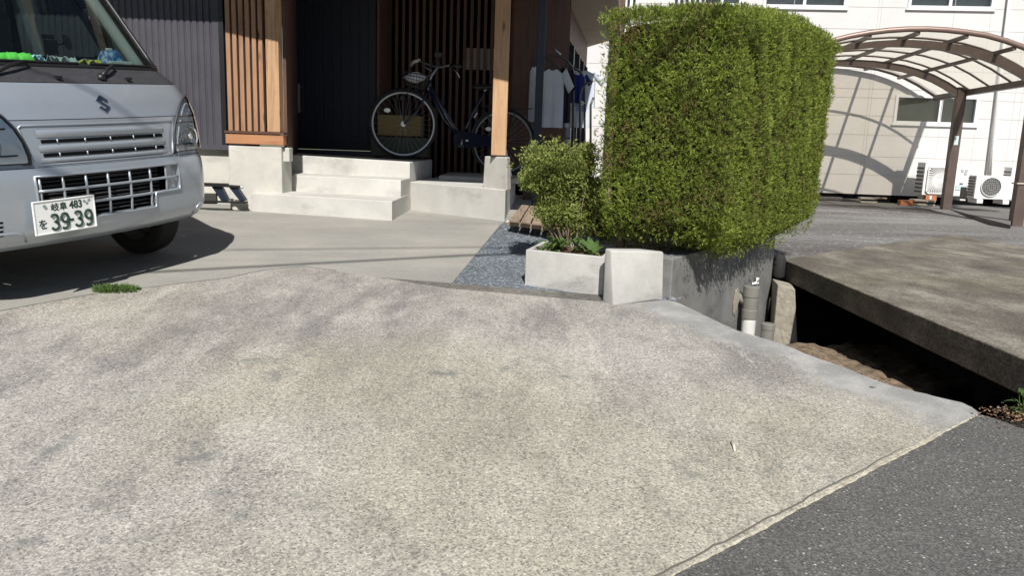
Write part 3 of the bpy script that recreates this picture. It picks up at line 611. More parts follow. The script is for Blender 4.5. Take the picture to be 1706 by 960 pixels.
while xx < bx1-0.02:
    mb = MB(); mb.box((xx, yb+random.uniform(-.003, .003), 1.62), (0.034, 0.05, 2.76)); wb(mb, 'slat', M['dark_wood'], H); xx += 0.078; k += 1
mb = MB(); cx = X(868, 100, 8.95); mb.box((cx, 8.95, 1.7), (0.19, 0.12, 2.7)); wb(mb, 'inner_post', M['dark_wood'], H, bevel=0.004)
# pale slot lights seen between slats: window behind the screen
mb = MB(); wz0 = Z(790, 116, yb+0.06); wz1 = Z(790, 80, yb+0.06)
mb.box((X(800, 100, yb+.06), yb+0.05, (wz0+wz1)/2), (X(822, 100, yb)-X(772, 100, yb), 0.02, wz1-wz0)); wb(mb, 'small_window', mat('frosted_glass', (0.30, 0.27, 0.27), 0.5), H)
# eaves: out of frame, they cast the shade on wall, screen and porch
mb = MB(); ze = 2.7
fe = [(-9, 6.34), (xs1+0.3, 6.28), (xs1+0.3, 5.62), (-1.2, 5.40), (0.75, 5.06)]
mb.prism(fe+[(1.0, 8.4), (0.75, 9.4), (1.2, 13.6), (1.0, 14), (-9, 14)], ze, ze+0.14); wb(mb, 'porch_roof', M['soffit'], H)
# side wing behind the hedge: side wall with windows and wide soffit
A = at_z(946, 0, 2.55); B = at_z(979, 72, 2.55)
mb = MB()
c1_ = at_z(1030, -12, 2.55); c2_ = at_z(1034, 62, 2.55); mb.prism([(A.x, A.y-0.05), tuple(c1_[:2]), tuple(c2_[:2]), (B.x, B.y+0.6)], 2.55, 2.63); wb(mb, 'side_soffit', M['soffit'], H)
sd_ = (B-A).normalized(); snn = Vector((sd_.y, -sd_.x, 0))
def swall(t0, t1, z0, z1, off, th, name, m_):
    mb = MB(); a = A+sd_*t0+snn*off; b = A+sd_*t1+snn*off; c = b-snn*th; d = a-snn*th
    mb.prism([tuple(p[:2]) for p in (a, b, c, d)], z0, z1); return wb(mb, name, m_, H)
LW = (B-A).length
swall(-0.4, LW, 2.15, 2.55, 0, 0.12, 'side_beam', M['dark_wood']); swall(0.0, LW, 0.1, 0.75, 0, 0.12, 'side_wall', M['siding'])
for a_, b_ in ((0.0, 0.12), (1.0, 1.1), (2.0, 2.1), (2.9, 3.02), (LW-0.12, LW)):
    swall(a_, b_, 0.75, 2.15, 0.02, 0.08, 'window_frame', M['steel_dark'])
swall(0.12, LW-0.12, 0.75, 2.15, -0.03, 0.01, 'window_pane', mat('dark_side_glass', (0.03, 0.035, 0.04), 0.1))
mb = MB(); mb.prism([(bx1-0.05, 9.25), (A.x+0.02, 9.45), (A.x, 9.6), (bx1-0.05, 9.5)], 0.1, 2.6); wb(mb, 'end_wall', M['dark_wood'], H)
# dark steel column
mb = MB(); yc = 7.75; cx0 = X(893, 120, yc); cx1 = X(906, 120, yc); mb.box(((cx0+cx1)/2, yc, 1.6), (cx1-cx0, 0.06, 2.9)); wb(mb, 'steel_column', M['steel_dark'], H, bevel=0.004)

# ================================================================== VAN (built in its own axes: u to its left side, v to its rear, w up)
al = math.atan(0.073); az = R(24)
Lx = Vector((math.sin(az)*math.cos(al), math.cos(az)*math.cos(al), math.sin(al)))
Bk = Vector((-math.cos(az), math.sin(az), 0)); Bk.z = 0.030; Bk = (Bk-Lx*Bk.dot(Lx)).normalized(); Up = Lx.cross(Bk)
Cv = Vector((-2.0, 3.91, -0.03))
VM = Matrix(((Lx.x, Bk.x, Up.x, Cv.x), (Lx.y, Bk.y, Up.y, Cv.y), (Lx.z, Bk.z, Up.z, Cv.z), (0, 0, 0, 1)))
V = thing('van', 'silver cab-over kei van with black cowl and offset white number plate', 'van', mw=VM)
def interp(x, xs, ys):
    return float(np.interp(x, xs, ys))
PW = [0.27, 0.30, 0.34, 0.40, 0.52, 0.60, 0.645, 0.66, 0.74, 0.86, 0.95, 1.02, 1.055, 1.10, 1.76, 1.84, 1.87]
PV = [0.10, 0.05, 0.018, 0.006, 0.0, 0.004, 0.016, 0.024, 0.032, 0.048, 0.083, 0.135, 0.195, 0.285, 0.84, 1.0, 1.15]
PH = [0.70, 0.715, 0.728, 0.7375, 0.7375, 0.735, 0.73, 0.725, 0.722, 0.715, 0.705, 0.698, 0.70, 0.702, 0.665, 0.63, 0.58]
def v0(w): return interp(w, PW, PV)
def hw(w): return interp(w, PW, PH)
RC = 0.17
def S(q, w, off=0.0):
    W = hw(w); sg = 1 if q >= 0 else -1; a = abs(q); q0 = W-RC; kk = 0.16
    vq = v0(w)
    def plan(a):
        if a <= q0: return a, kk*a*a
        arc = RC*math.pi/2*1.06; tt = (a-q0)/arc
        if tt <= 1:
            th = tt*math.pi/2; return q0+RC*math.sin(th), kk*q0*q0+RC*1.25*(1-math.cos(th))
        return W, kk*q0*q0+RC*1.25+(a-q0-arc)
    u, dv = plan(a); u2, dv2 = plan(a+0.004); n = Vector((dv2-dv, -(u2-u), 0)).normalized()
    p = Vector((u, vq+dv, w)); sl_ = (v0(w+0.005)-v0(w-0.005))/0.01
    nn = Vector((n.x, n.y, 0)); nn = (nn+Vector((0, 0, max(-0.2, min(1.3, sl_))*abs(n.y)))).normalized()
    p += nn*off; return Vector((sg*p.x, p.y, p.z))
def vb(mb, name, m_, **k): return mb.build(name, m_, V, **k)
def vsub(mb, name, m_, part, **k): return mb.build(name, m_, part, **k)
def band(rows, qs, off=0.0, mb=None, skip=None):
    mb = mb or MB(); vs = [S(q, w_, off) for w_ in rows for q in qs]; n = len(qs); fs = []
    for j in range(len(rows)-1):
        for i in range(n-1):
            if skip and skip((qs[i]+qs[i+1])/2, (rows[j]+rows[j+1])/2): continue
            fs.append((j*n+i, j*n+i+1, (j+1)*n+i+1, (j+1)*n+i))
    return mb.add(vs, fs)
def lin(a, b, n): return [a+(b-a)*i/n for i in range(n+1)]
# bumper with its grille opening
oc = [-0.37, -0.262, -0.148, -0.03, 0.098, 0.228, 0.338]; wr = [0.43, 0.47, 0.545, 0.60]; wr = [0.392, 0.468, 0.54, 0.608]
qs = sorted(set([round(x, 4) for x in lin(-0.92, -0.39, 14)+oc+[-0.39, 0.43, 0.375, 0.228, 0.25]+lin(0.43, 0.92, 14)+lin(-0.4, 0.4, 12)]))
rows = [0.27, 0.285, 0.30, 0.32, 0.34, 0.37]+wr[:1]+[0.43]+wr[1:2]+[0.50]+wr[2:3]+[0.575]+wr[3:]+[0.625, 0.643, 0.646]
def opening(q, w_): return (-0.39 < q < 0.43 and wr[1] < w_ < wr[3]) or (-0.39 < q < 0.25 and wr[0] < w_ < wr[3])
bp = band(rows, qs, 0.0, None, opening)
bump_o = vb(bp, 'bumper', M['paint'], auto=35)
# reveal walls of the opening, dark cavity with fins, grid bars
mb = MB()
def strip(pl, o1, o2, mbx): 
    vs = [S(q, w_, o1) for q, w_ in pl]+[S(q, w_, o2) for q, w_ in pl]; n = len(pl); mbx.add(vs, [(i, i+1, n+i+1, n+i) for i in range(n-1)])
loop = [(q, wr[0]) for q in lin(-0.39, 0.25, 12)]+[(0.25, w_) for w_ in lin(wr[0], wr[1], 2)[1:]]+[(q, wr[1]) for q in lin(0.25, 0.43, 4)[1:]]+[(0.43, w_) for w_ in lin(wr[1], wr[3], 3)[1:]]+[(q, wr[3]) for q in lin(0.43, -0.39, 16)[1:]]+[(-0.39, w_) for w_ in lin(wr[3], wr[0], 4)[1:]]
strip(loop, 0.003, -0.03, mb)
vsub(mb, 'opening_edge', M['paint'], bump_o, solid=0.004)
# raised lip round the opening
mb = MB(); mb.tube([S(q, w_, 0.002) for q, w_ in loop[:-1]], 0.006, 6, closed=True); vsub(mb, 'opening_lip', M['paint'], bump_o, smooth=True)
gi = MB()
band([wr[0]-0.01, wr[1], wr[2], wr[3]+0.01], lin(-0.45, 0.42, 12), -0.055, gi)
g_ = vb(gi, 'lower_grille', M['gap'])
mb = MB()
for w_ in lin(0.41, 0.60, 9): mb.tube([S(q, w_, -0.045) for q in lin(-0.40, 0.32, 8)], 0.005, 5)
vsub(mb, 'cooling_fin', mat('radiator_fins', (0.03, 0.03, 0.032), 0.5), g_)
mb = MB()
for q in oc: 
    top = wr[3]; bot = wr[0] if q < 0.25 else wr[1]
    mb.tube([S(q, w_, -0.006) for w_ in lin(bot, top, 4)], 0.0065, 6)
for w_ in (wr[1], wr[2]): mb.tube([S(q, w_, -0.004) for q in lin(-0.39, 0.43, 14)], 0.0075, 6)
vsub(mb, 'grille_bar', M['paint'], g_, smooth=True)
# painted pockets at both ends of the opening
for qq_ in ([0.348, 0.385, 0.43], [-0.39, -0.37]): mb = MB(); band([wr[1], wr[2], wr[3]], qq_, -0.02, mb); vsub(mb, 'end_pocket', M['alu'], g_)
# fog vent slots and side crease
mb = MB()
for w_ in (0.358, 0.378, 0.398, 0.418):
    band([w_-0.0045, w_+0.0045], lin(-0.62, -0.545, 3), 0.0015, mb)
vsub(mb, 'vent_slot', M['gap'], bump_o)
mb = MB(); mb.tube([S(q, w_, 0.0) for q, w_ in ((0.56, 0.31), (0.575, 0.345), (0.60, 0.365), (0.68, 0.375), (0.75, 0.375))], 0.007, 6); vsub(mb, 'bumper_crease', M['paint'], bump_o, smooth=True); mb = MB(); mb.tube([S(-q, w_, 0.0) for q, w_ in ((0.44, 0.31), (0.46, 0.35), (0.50, 0.362), (0.6, 0.365), (0.75, 0.37))], 0.006, 6)
vsub(mb, 'bumper_crease', M['paint'], bump_o, smooth=True)
mb = MB(); mb.tube([S(q, 0.645, -0.004) for q in lin(-0.42, 0.42, 12)], 0.003, 5)
# upper front panel with recessed grille
q_all = lin(-1.2, -0.80, 5)+lin(-0.78, 0.78, 40)+lin(0.80, 1.2, 5)
panel = vb(band([0.648, 0.655, 0.67, 0.70, 0.74, 0.78, 0.82, 0.85, 0.857], q_all), 'front_panel', M['paint'], auto=35)
mb = MB(); gl_ = [(-0.375, 0.665), (-0.395, 0.75), (-0.412, 0.825)]+[(q, 0.835) for q in lin(-0.40, 0.44, 12)]+[(0.455, 0.825), (0.44, 0.75), (0.42, 0.665)]+[(q, 0.657) for q in lin(0.40, -0.36, 12)]
mb.tube([S(q, w_, 0.002) for q, w_ in gl_], 0.0055, 6, closed=True); vsub(mb, 'grille_frame', M['paint'], panel, smooth=True)
mb = MB()
for w_ in (0.762, 0.70):
    band([w_-0.008, w_+0.008], lin(-0.325, 0.36, 12), 0.003, mb)
vsub(mb, 'grille_slot', M['gap'], panel)
mb = MB()
for wc, hh in ((0.797, 0.018), (0.731, 0.015), (0.676, 0.011)):
    rr_ = [wc-hh, wc-hh*0.5, wc, wc+hh*0.5, wc+hh]; oo = [0.003, 0.011, 0.015, 0.012, 0.003]
    qq = lin(-0.34, 0.375, 14)
    vs = [S(q, w_, o_2 if -0.33 < q < 0.36 else 0.003) for w_, o_2 in zip(rr_, oo) for q in qq]; n = len(qq)
    mb.add(vs, [(j*n+i, j*n+i+1, (j+1)*n+i+1, (j+1)*n+i) for j in range(4) for i in range(n-1)])
for w_ in (0.762, 0.70):
    for q in lin(-0.25, 0.3, 4): mb.tube([S(q, w_-0.009, 0.004), S(q, w_+0.009, 0.004)], 0.004, 5)
vsub(mb, 'grille_slat', M['paint'], panel, smooth=True)
# bonnet and its seams
bonnet = vb(band([0.8605, 0.868, 0.89, 0.92, 0.95, 0.98, 1.005, 1.022], q_all), 'bonnet', M['paint'], auto=35)
mb = MB(); band([0.64, 0.66], q_all, -0.008, mb); band([0.85, 0.87], q_all, -0.008, mb); band([1.015, 1.035], q_all, -0.008, mb); vb(mb, 'panel_gap', M['gap'])
cowl = vb(band([1.025, 1.035, 1.045, 1.055, 1.075, 1.098], lin(-0.86, 0.86, 40), 0.0), 'cowl', M['trimdark'], auto=35)
side_q = lin(0.86, 1.25, 6)
for sgn in (-1, 1): mb = MB(); band([1.022, 1.055, 1.075, 1.10], [sgn*x for x in [0.858]+side_q[1:]], 0.0, mb); vb(mb, 'side_scuttle', M['paint'])
for q in (-0.12, 0.28):
    mb = MB(); p = S(q, 1.042, 0.004); mb.lathe([(0.0, 0.012), (0.008, 0.010), (0.014, 0.0)], 8, Matrix.Translation(p) @ Matrix.Rotation(R(50), 4, 'X')); mb.box((p.x, p.y-0.01, p.z+.004), (0.02, 0.03, 0.014)); vsub(mb, 'washer_nozzle', M['black'], cowl)
# windscreen glass, frame, pillars
wsr = lin(1.10, 1.76, 8)
def inner(w_): return hw(w_)-0.045
def wsq(w_, n=16): return lin(-inner(w_), inner(w_), n)
mb = MB(); n = 17; vs = [S(q, w_, -0.004) for w_ in wsr for q in wsq(w_)]; mb.add(vs, [(j*n+i, j*n+i+1, (j+1)*n+i+1, (j+1)*n+i) for j in range(8) for i in range(16)])
ws = vb(mb, 'windscreen', M['glass'], smooth=True)
mb = MB()
for sgn in (-1, 1): 
    mb.tube([S(sgn*inner(w_), w_, 0.0) for w_ in wsr], 0.012, 8)
mb.tube([S(q, 1.10, 0.0) for q in wsq(1.10)], 0.014, 8); mb.tube([S(q, 1.76, 0) for q in wsq(1.76)], 0.012, 8)
vsub(mb, 'windscreen_seal', M['black'], ws, smooth=True)
n = 9
for sgn in (-1, 1):
    mb = MB(); vs = []
    for w_ in wsr:
        a0 = inner(w_)+0.008
        for i in range(n): vs.append(S(sgn*(a0+i*0.028), w_, 0.004))
    mb.add(vs, [(j*n+i, j*n+i+1, (j+1)*n+i+1, (j+1)*n+i) for j in range(8) for i in range(n-1)]); vb(mb, 'windscreen_pillar', M['paint'], auto=40)
# lining of the pillar seen through the glass
for sgn in (-1, 1): mb = MB(); mb.tube([S(sgn*(inner(w_)-0.03), w_, -0.05)+Vector((0, 0.03, 0)) for w_ in wsr], 0.034, 8); vb(mb, 'pillar_lining', M['lining'], smooth=True)
# roof
mb = MB(); rr_ = []
for v_, z_, hh in ((0.88, 1.77, 0.65), (1.02, 1.83, 0.645), (1.25, 1.865, 0.64), (1.8, 1.885, 0.64), (2.6, 1.88, 0.635), (3.2, 1.86, 0.63), (3.36, 1.80, 0.62)):
    rr_.append([(x*hh, v_, z_-0.05*abs(x)**3) for x in lin(-1, 1, 10)]+[]) 
vs = [p for r_ in rr_ for p in r_]; n = 11; mb.add(vs, [(j*n+i, j*n+i+1, (j+1)*n+i+1, (j+1)*n+i) for j in range(6) for i in range(10)])
vb(mb, 'roof', M['paint'], smooth=True)
mb = MB(); mb.grid(lambda i, j: (-0.55+0.11*i, 0.98+0.6*j, 1.76), 11, 4); vb(mb, 'headlining', M['lining'])
# body sides with door window openings, wheel arches
vsid0 = 0.36
def sx(z):
    return interp(z, [0.2, 0.7, 1.05, 1.10, 1.80], [0.735, 0.7375, 0.705, 0.70, 0.645])
vcol = [0.30, 0.36, 0.42, 0.50, 0.58, 0.66, 0.74, 0.80, 0.86, 0.92, 1.0, 1.62, 1.70, 1.72, 1.80, 2.50, 2.58, 2.62, 2.70, 2.78, 2.86, 2.94, 3.02, 3.10, 3.18, 3.30]
def archz(v_):
    for c in (0.62, 3.02-0.02):
        d_ = abs(v_-c)
        if d_ < 0.33: return 0.27+math.sqrt(max(0, 0.33**2-d_*d_))
    return 0.26
def wtop(v_):   # lower edge of roof/pillar line
    return 1.10+max(0, v_-0.60)/0.57*0.66 if v_ < 1.18 else 1.79
holes = lambda v_, z_: (1.15 < z_ < 1.72) and ((v_ > 0.80 and v_ < 1.62 and z_ < wtop(v_-0.06)) or (1.80 < v_ < 2.50) or (2.62 < v_ < 3.18))
for sgn in (-1, 1):
    mb = MB(); zr = [0, 0.25, 0.5, 0.75]
    zz = [0.70, 0.85, 1.0, 1.09, 1.155, 1.30, 1.44, 1.58, 1.71, 1.76, 1.79]
    nrow = 4+len(zz)
    vs = []
    for v_ in vcol:
        b_ = archz(v_)
        col_ = [b_+(0.70-b_)*t_ for t_ in zr]+zz
        tp = wtop(v_)
        for z_ in col_: z2 = min(z_, tp) if z_ > 1.09 else z_; vs.append((sgn*sx(z2), v_ if z_ > 0.05 else v_, z2))
    fs = []
    for i in range(len(vcol)-1):
        for j in range(nrow-1):
            a_ = vs[i*nrow+j]; b_ = vs[(i+1)*nrow+j+1]
            if abs(vs[i*nrow+j+1][2]-a_[2]) < 1e-5 and abs(b_[2]-vs[(i+1)*nrow+j][2]) < 1e-5: continue
            if (a_[2]+b_[2])/2 > 0.60 and a_[1] < v0((a_[2]+b_[2])/2)+0.27: continue
            if holes((a_[1]+b_[1])/2, (a_[2]+b_[2])/2): continue
            fs.append((i*nrow+j, (i+1)*nrow+j, (i+1)*nrow+j+1, i*nrow+j+1))
    mb.add(vs, fs); vb(mb, 'side_panel', M['paint'], auto=35, solid=0.006, weld=True)
    gmb = MB(); gmb.add([(sgn*(sx(z_)-0.012), v_, z_) for v_, z_ in ((0.80, 1.13), (3.2, 1.13), (3.2, 1.74), (1.22, 1.74))], [(0, 1, 2, 3)]); vb(gmb, 'side_window', glassm('side_glass', (0.80, 0.88, 0.85), 0.8), solid=0.003)
    fr = MB()
    for (v1, z1), (v2, z2) in (((0.80, 1.15), (1.62, 1.15)), ((1.62, 1.15), (1.62, 1.73)), ((0.80, 1.15), (1.18, 1.73)), ((1.18, 1.73), (1.62, 1.73))):
        fr.bar((sgn*(sx(z1)-0.01), v1, z1), (sgn*(sx(z2)-0.01), v2, z2), 0.03, 0.03)
    vb(fr, 'window_frame', M['black'])
    # mirror
    mm = MB(); mt = Matrix.Translation((sgn*0.775, 0.90, 1.25)) @ Matrix.Rotation(R(8*sgn), 4, 'Z'); mm.box((0, 0, 0), (0.12, 0.07, 0.20), 0, mt); mir = vb(mm, 'door_mirror', M['black'], bevel=0.025, seg=3, auto=40)
    ar = MB(); ar.tube([(sgn*0.67, 0.90, 1.16), (sgn*0.73, 0.90, 1.15), (sgn*0.76, 0.90, 1.2)], 0.018, 8); vsub(ar, 'mirror_arm', M['black'], mir)
    hd = MB(); hd.bar((sgn*0.745, 1.42, 0.98), (sgn*0.745, 1.56, 0.98), 0.02, 0.03); vb(hd, 'door_handle', M['black'], bevel=0.004)
mb = MB(); mb.add([(-0.56, 3.36, 1.79), (0.56, 3.36, 1.79), (0.70, 3.36, 1.0), (-0.70, 3.36, 1.0), (-0.73, 3.34, 0.3), (0.73, 3.34, 0.3)], [(0, 1, 2, 3), (3, 2, 5, 4)]); vb(mb, 'tailgate', M['paint'], solid=0.02)
for sgn in (-1, 1):
    mb = MB(); mb.box((sgn*0.70, 3.37, 0.85), (0.07, 0.03, 0.3)); vb(mb, 'tail_lamp', mat('red_lens', (0.3, 0.01, 0.01), 0.2), bevel=0.008)
mb = MB(); mb.box((0, 1.95, 0.40), (1.36, 2.7, 0.14)); mb.box((0, 0.45, 0.36), (0.92, 0.60, 0.10)); vb(mb, 'floor_pan', M['gap'])
mb = MB(); mb.box((0, 0.28, 0.66), (1.30, 0.02, 0.70)); vb(mb, 'bulkhead', M['gap'])
for sgn in (-1, 1):
    mb = MB(); mb.add([(sgn*x, v_, z_) for x in (0.50,) for v_, z_ in ((0.27, 0.35), (0.98, 0.35), (0.98, 0.8), (0.27, 0.8))], [(0, 1, 2, 3)]); vb(mb, 'wheel_well', M['gap'], solid=0.004)
# wheels
def wheel(u, v_):
    mt = Matrix.Translation((u, v_, 0.268)) @ Matrix.Rotation(R(90 if u > 0 else -90), 4, 'Y')
    mb = MB(); mb.lathe([(0.175, -0.06), (0.20, -0.072), (0.245, -0.074), (0.262, -0.062), (0.268, -0.03), (0.268, 0.03), (0.262, 0.062), (0.245, 0.074), (0.20, 0.072), (0.175, 0.06)], 40, mt)
    wl = vb(mb, 'wheel', M['rubber'], auto=40)
    mb = MB(); mb.lathe([(0.175, -0.06), (0.165, 0.0), (0.175, 0.058), (0.165, 0.055), (0.15, 0.03), (0.08, 0.045), (0.06, 0.05), (0.03, 0.06), (0.0, 0.06)], 32, mt); vsub(mb, 'rim', M['alu'], wl, smooth=True)
wheel(0.645, 0.62); wheel(-0.645, 0.62); wheel(0.645, 3.0); wheel(-0.645, 3.0)
# headlamps
for sgn in (-1, 1):
    inn = [(0.425, 0.664), (0.425, 0.70), (0.437, 0.76), (0.462, 0.82), (0.50, 0.87), (0.545, 0.915), (0.60, 0.95)]
    inn = [(q-(0.035 if sgn < 0 else 0), w_) for q, w_ in inn]
    out = [(0.80, 0.668), (0.805, 0.70), (0.81, 0.76), (0.81, 0.82), (0.80, 0.87), (0.775, 0.915), (0.66, 0.955)]
    def lamp(off, shrink=0.0, k0=0, k1=7, nn=10):
        m_ = MB(); vs = []
        for (qi, wi), (qo, wo_) in list(zip(inn, out))[k0:k1]:
            for i in range(nn+1):
                t_ = i/nn; q = qi+shrink+(qo-shrink-qi-shrink)*t_; w_ = wi+(wo_-wi)*t_
                if w_ < 0.68: w_ += shrink*0.6
                vs.append(S(sgn*q, w_, off))
        n = nn+1; rws = min(k1, 7)-k0; m_.add(vs, [(j*n+i, j*n+i+1, (j+1)*n+i+1, (j+1)*n+i) for j in range(rws-1) for i in range(nn)]); return m_
    hl_ = vb(lamp(0.004), 'headlight', M['black'])
    vsub(lamp(0.007, 0.010), 'reflector', M['reflector'], hl_)
    ring = MB(); 
    rim_ = [S(sgn*q, w_, 0.012) for q, w_ in inn]+[S(sgn*q, w_, 0.012) for q, w_ in out[::-1]]; ring.tube(rim_, 0.007, 6, closed=True); vsub(ring, 'lamp_rim', M['trimdark'], hl_, smooth=True)
    # reflector bowl
    for qc, wc, rad in ((0.56, 0.745, 0.062),):
        p = S(sgn*qc, wc, 0.008); e = (S(sgn*qc, wc, 0.02)-p).normalized(); rot = e.to_track_quat('Z', 'Y').to_matrix().to_4x4()
        b_ = MB(); b_.lathe([(rad, 0.006), (rad*0.97, 0.008), (rad*0.7, 0.0), (rad*0.4, -0.003), (0.018, 0.0), (0.016, 0.014), (0.0, 0.018)], 24, Matrix.Translation(p) @ rot); vsub(b_, 'lamp_bowl', M['chrome'], hl_, smooth=True)
    b_ = MB()
    for w_, (qa, qb) in ((0.822, (0.47, 0.79)), (0.855, (0.50, 0.78)), (0.705, (0.44, 0.78))): b_.tube([S(sgn*q, w_, 0.012) for q in lin(qa, qb, 8)], 0.0045, 5)
    vsub(b_, 'lamp_divider', M['trimdark'], hl_)
    vsub(lamp(0.022, 0.004), 'lens', M['lens'], hl_, smooth=True)
# emblem
sp = [(.5, 1), (.98, .72), (.80, .61), (.5, .79), (.34, .69), (1, .31), (.5, 0), (.02, .28), (.20, .39), (.5, .21), (.66, .31), (0, .69)]
mb = MB(); c_ = [S(0.035+(x-0.5)*0.064, 0.925+(y-0.5)*0.080, 0.007) for x, y in sp]; c0_ = [S(0.035+(x-0.5)*0.070, 0.925+(y-0.5)*0.087, 0.001) for x, y in sp]
n = 12; mb.add(c0_+c_, [tuple(range(12, 24))]+[(i, (i+1) % n, n+(i+1) % n, n+i) for i in range(n)]); vb(mb, 'emblem', mat('dull_chrome_emblem', (0.30, 0.33, 0.38), 0.12, 1.0))
# wipers
def wiper(q0_, q1_, q2_):
    mb = MB(); a_ = S(q0_, 1.045, 0.012); b_ = S(q1_, 1.093, 0.03); c_ = S(q2_, 1.112, 0.03)
    mb.tube([a_, a_*0.5+b_*0.5+Vector((0, -0.008, 0.012)), b_], [0.013, 0.011, 0.008], 8); mb.lathe([(0.0, 0.016), (0.018, 0.012), (0.022, 0)], 12, Matrix.Translation(a_) @ Matrix.Rotation(R(40), 4, 'X'))
    wp = vb(mb, 'wiper', M['black'], smooth=True)
    mb = MB(); mb.tube([S(q, 1.108, 0.016) for q in lin(min(q1_, q2_)-0.12, max(q1_, q2_)+0.02, 8)], 0.007, 6); mb.tube([b_, S(q1_, 1.108, 0.016)], 0.007, 6); vsub(mb, 'wiper_blade', M['black'], wp)
wiper(0.12, 0.27, 0.60); wiper(-0.42, -0.20, 0.06)
# number plate
pl = VM.inverted()
pc = S(-0.285, 0.425, 0.022); tilt = Matrix.Translation(pc) @ Matrix.Scale(0.95, 4)
e_u = (tilt @ Vector((1, 0, 0)))-(tilt @ Vector((0, 0, 0)))
mb = MB(); mb.box((0, 0, 0), (0.33, 0.006, 0.165), 0, tilt); npl = vb(mb, 'number_plate', M['plate'], bevel=0.0025)
mb = MB(); 
for (cx_, cz_, sx_, sz_) in ((0, 0.079, 0.326, 0.006), (0, -0.079, 0.326, 0.006), (-0.1615, 0, 0.006, 0.16), (0.1615, 0, 0.006, 0.16)): mb.box((cx_, -0.0045, cz_), (sx_, 0.004, sz_), 0, tilt)
vsub(mb, 'plate_rim', M['plate'], npl, bevel=0.001)
mb = MB(); mb.box((0, 0.012, 0.0), (0.16, 0.022, 0.05), 0, tilt); vsub(mb, 'plate_bracket', M['black'], npl)
def text_mesh(txt, size, bold=0.0, sxx=1.0):
    cu = bpy.data.curves.new('t', 'FONT'); cu.body = txt; cu.size = size; cu.align_x = 'CENTER'; cu.align_y = 'CENTER'; cu.offset = bold; cu.extrude = 0.0006
    ob = bpy.data.objects.new('t', cu); COL.objects.link(ob); dg = bpy.context.evaluated_depsgraph_get(); dg.update()
    me = bpy.data.meshes.new_from_object(ob.evaluated_get(dg)); bpy.data.objects.remove(ob); bpy.data.curves.remove(cu)
    vs = [Vector((v.co.x*sxx, 0, v.co.y)) for v in me.vertices]; zs_ = [v.co.z for v in me.vertices]; fs = [tuple(p.vertices) for p in me.polygons]; bpy.data.meshes.remove(me)
    return vs, zs_, fs
def put_text(txt, cx_, cz_, height, width, name, bold):
    vs, zs_, fs = text_mesh(txt, 1.0, 0.0)
    x0_ = min(v.x for v in vs); x1_ = max(v.x for v in vs); y0_ = min(v.z for v in vs); y1_ = max(v.z for v in vs)
    sc_ = min(height/(y1_-y0_), width/(x1_-x0_)); vs, zs_, fs = text_mesh(txt, 1.0, bold/sc_)
    x0_ = min(v.x for v in vs); x1_ = max(v.x for v in vs); y0_ = min(v.z for v in vs); y1_ = max(v.z for v in vs)
    out = [tilt @ Vector((cx_+(v.x-(x0_+x1_)/2)*width/(x1_-x0_), -0.0042-z_*0.5, cz_+(v.z-(y0_+y1_)/2)*height/(y1_-y0_))) for v, z_ in zip(vs, zs_)]
    mb = MB(); mb.add(out, fs); vsub(mb, name, M['green_ink'], npl)
put_text('岐阜', -0.030, 0.046, 0.040, 0.084, 'plate_characters', 0.0006)
put_text('483', 0.058, 0.047, 0.040, 0.070, 'plate_characters', 0.0016)
put_text('を', -0.122, -0.030, 0.046, 0.040, 'plate_characters', 0.0006)
def stroke(pts_, cx_, cz_, w_, h_, mb): mb.tube([tilt @ Vector((cx_+(x-0.5)*w_, -0.0045, cz_+(y-0.5)*h_)) for x, y in pts_], 0.0062, 6)
three = [(0.05, .86), (.22, .98), (.5, 1.0), (.80, .95), (.95, .78), (.82, .60), (.45, .53), (.82, .45), (1.0, .26), (.84, .06), (.5, 0.0), (.2, .03), (0.0, .16)]
nine = [(.98, .70), (.90, .50), (.62, .41), (.3, .45), (.05, .60), (.05, .80), (.25, .96), (.55, 1.0), (.85, .93), (.98, .75), (.98, .35), (.85, .12), (.60, 0.0), (.3, 0.0), (0.08, .06)]
mb = MB()
for cx_ in (-0.060, 0.066): stroke(three, cx_, -0.027, 0.038, 0.074, mb)
for cx_ in (-0.008, 0.122): stroke(nine, cx_, -0.027, 0.038, 0.074, mb)
mb.box((0.029, -0.0045, -0.027), (0.020, 0.003, 0.011), 0, tilt)
vsub(mb, 'plate_digits', M['green_ink'], npl)
mb = MB(); 
for cx_, cz_ in ((-0.098, 0.046), (0.108, 0.056), (0.122, 0.044), (0.134, 0.058), (-0.105, 0.056)): mb.lathe([(0.0, 0.001), (0.0075, 0.0008), (0.009, 0)], 7, tilt @ Matrix.Translation((cx_, -0.0034, cz_)) @ Matrix.Rotation(R(90), 4, 'X'))
vsub(mb, 'plate_ornament', mat('plate_grey_ink', (0.25, 0.30, 0.30), 0.5), npl)
# cabin
mb = MB(); mb.grid(lambda i, j: (-0.62+1.24*i/12, [0.33, 0.42, 0.55, 0.70, 0.74, 0.76][j], [1.098, 1.10, 1.103, 1.10, 1.06, 0.75][j]), 13, 6); vb(mb, 'dashboard', M['cabin'], smooth=True)
for u_ in (-0.33, 0.33):
    mb = MB(); mb.box((u_, 1.25, 0.80), (0.48, 0.5, 0.16)); mb.box((u_, 1.52, 1.10), (0.46, 0.13, 0.62)); mb.box((u_, 1.56, 1.48), (0.24, 0.09, 0.17)); vb(mb, 'seat', M['seat'], bevel=0.04, seg=3, auto=40)
mb = MB(); cst = Vector((-0.34, 0.86, 1.12)); rt = Matrix.Translation(cst) @ Matrix.Rotation(R(-35), 4, 'X')
mb.tube([rt @ Vector((0.18*math.cos(a), 0.18*math.sin(a), 0)) for a in lin(0, 2*math.pi, 28)[:-1]], 0.014, 8, closed=True)
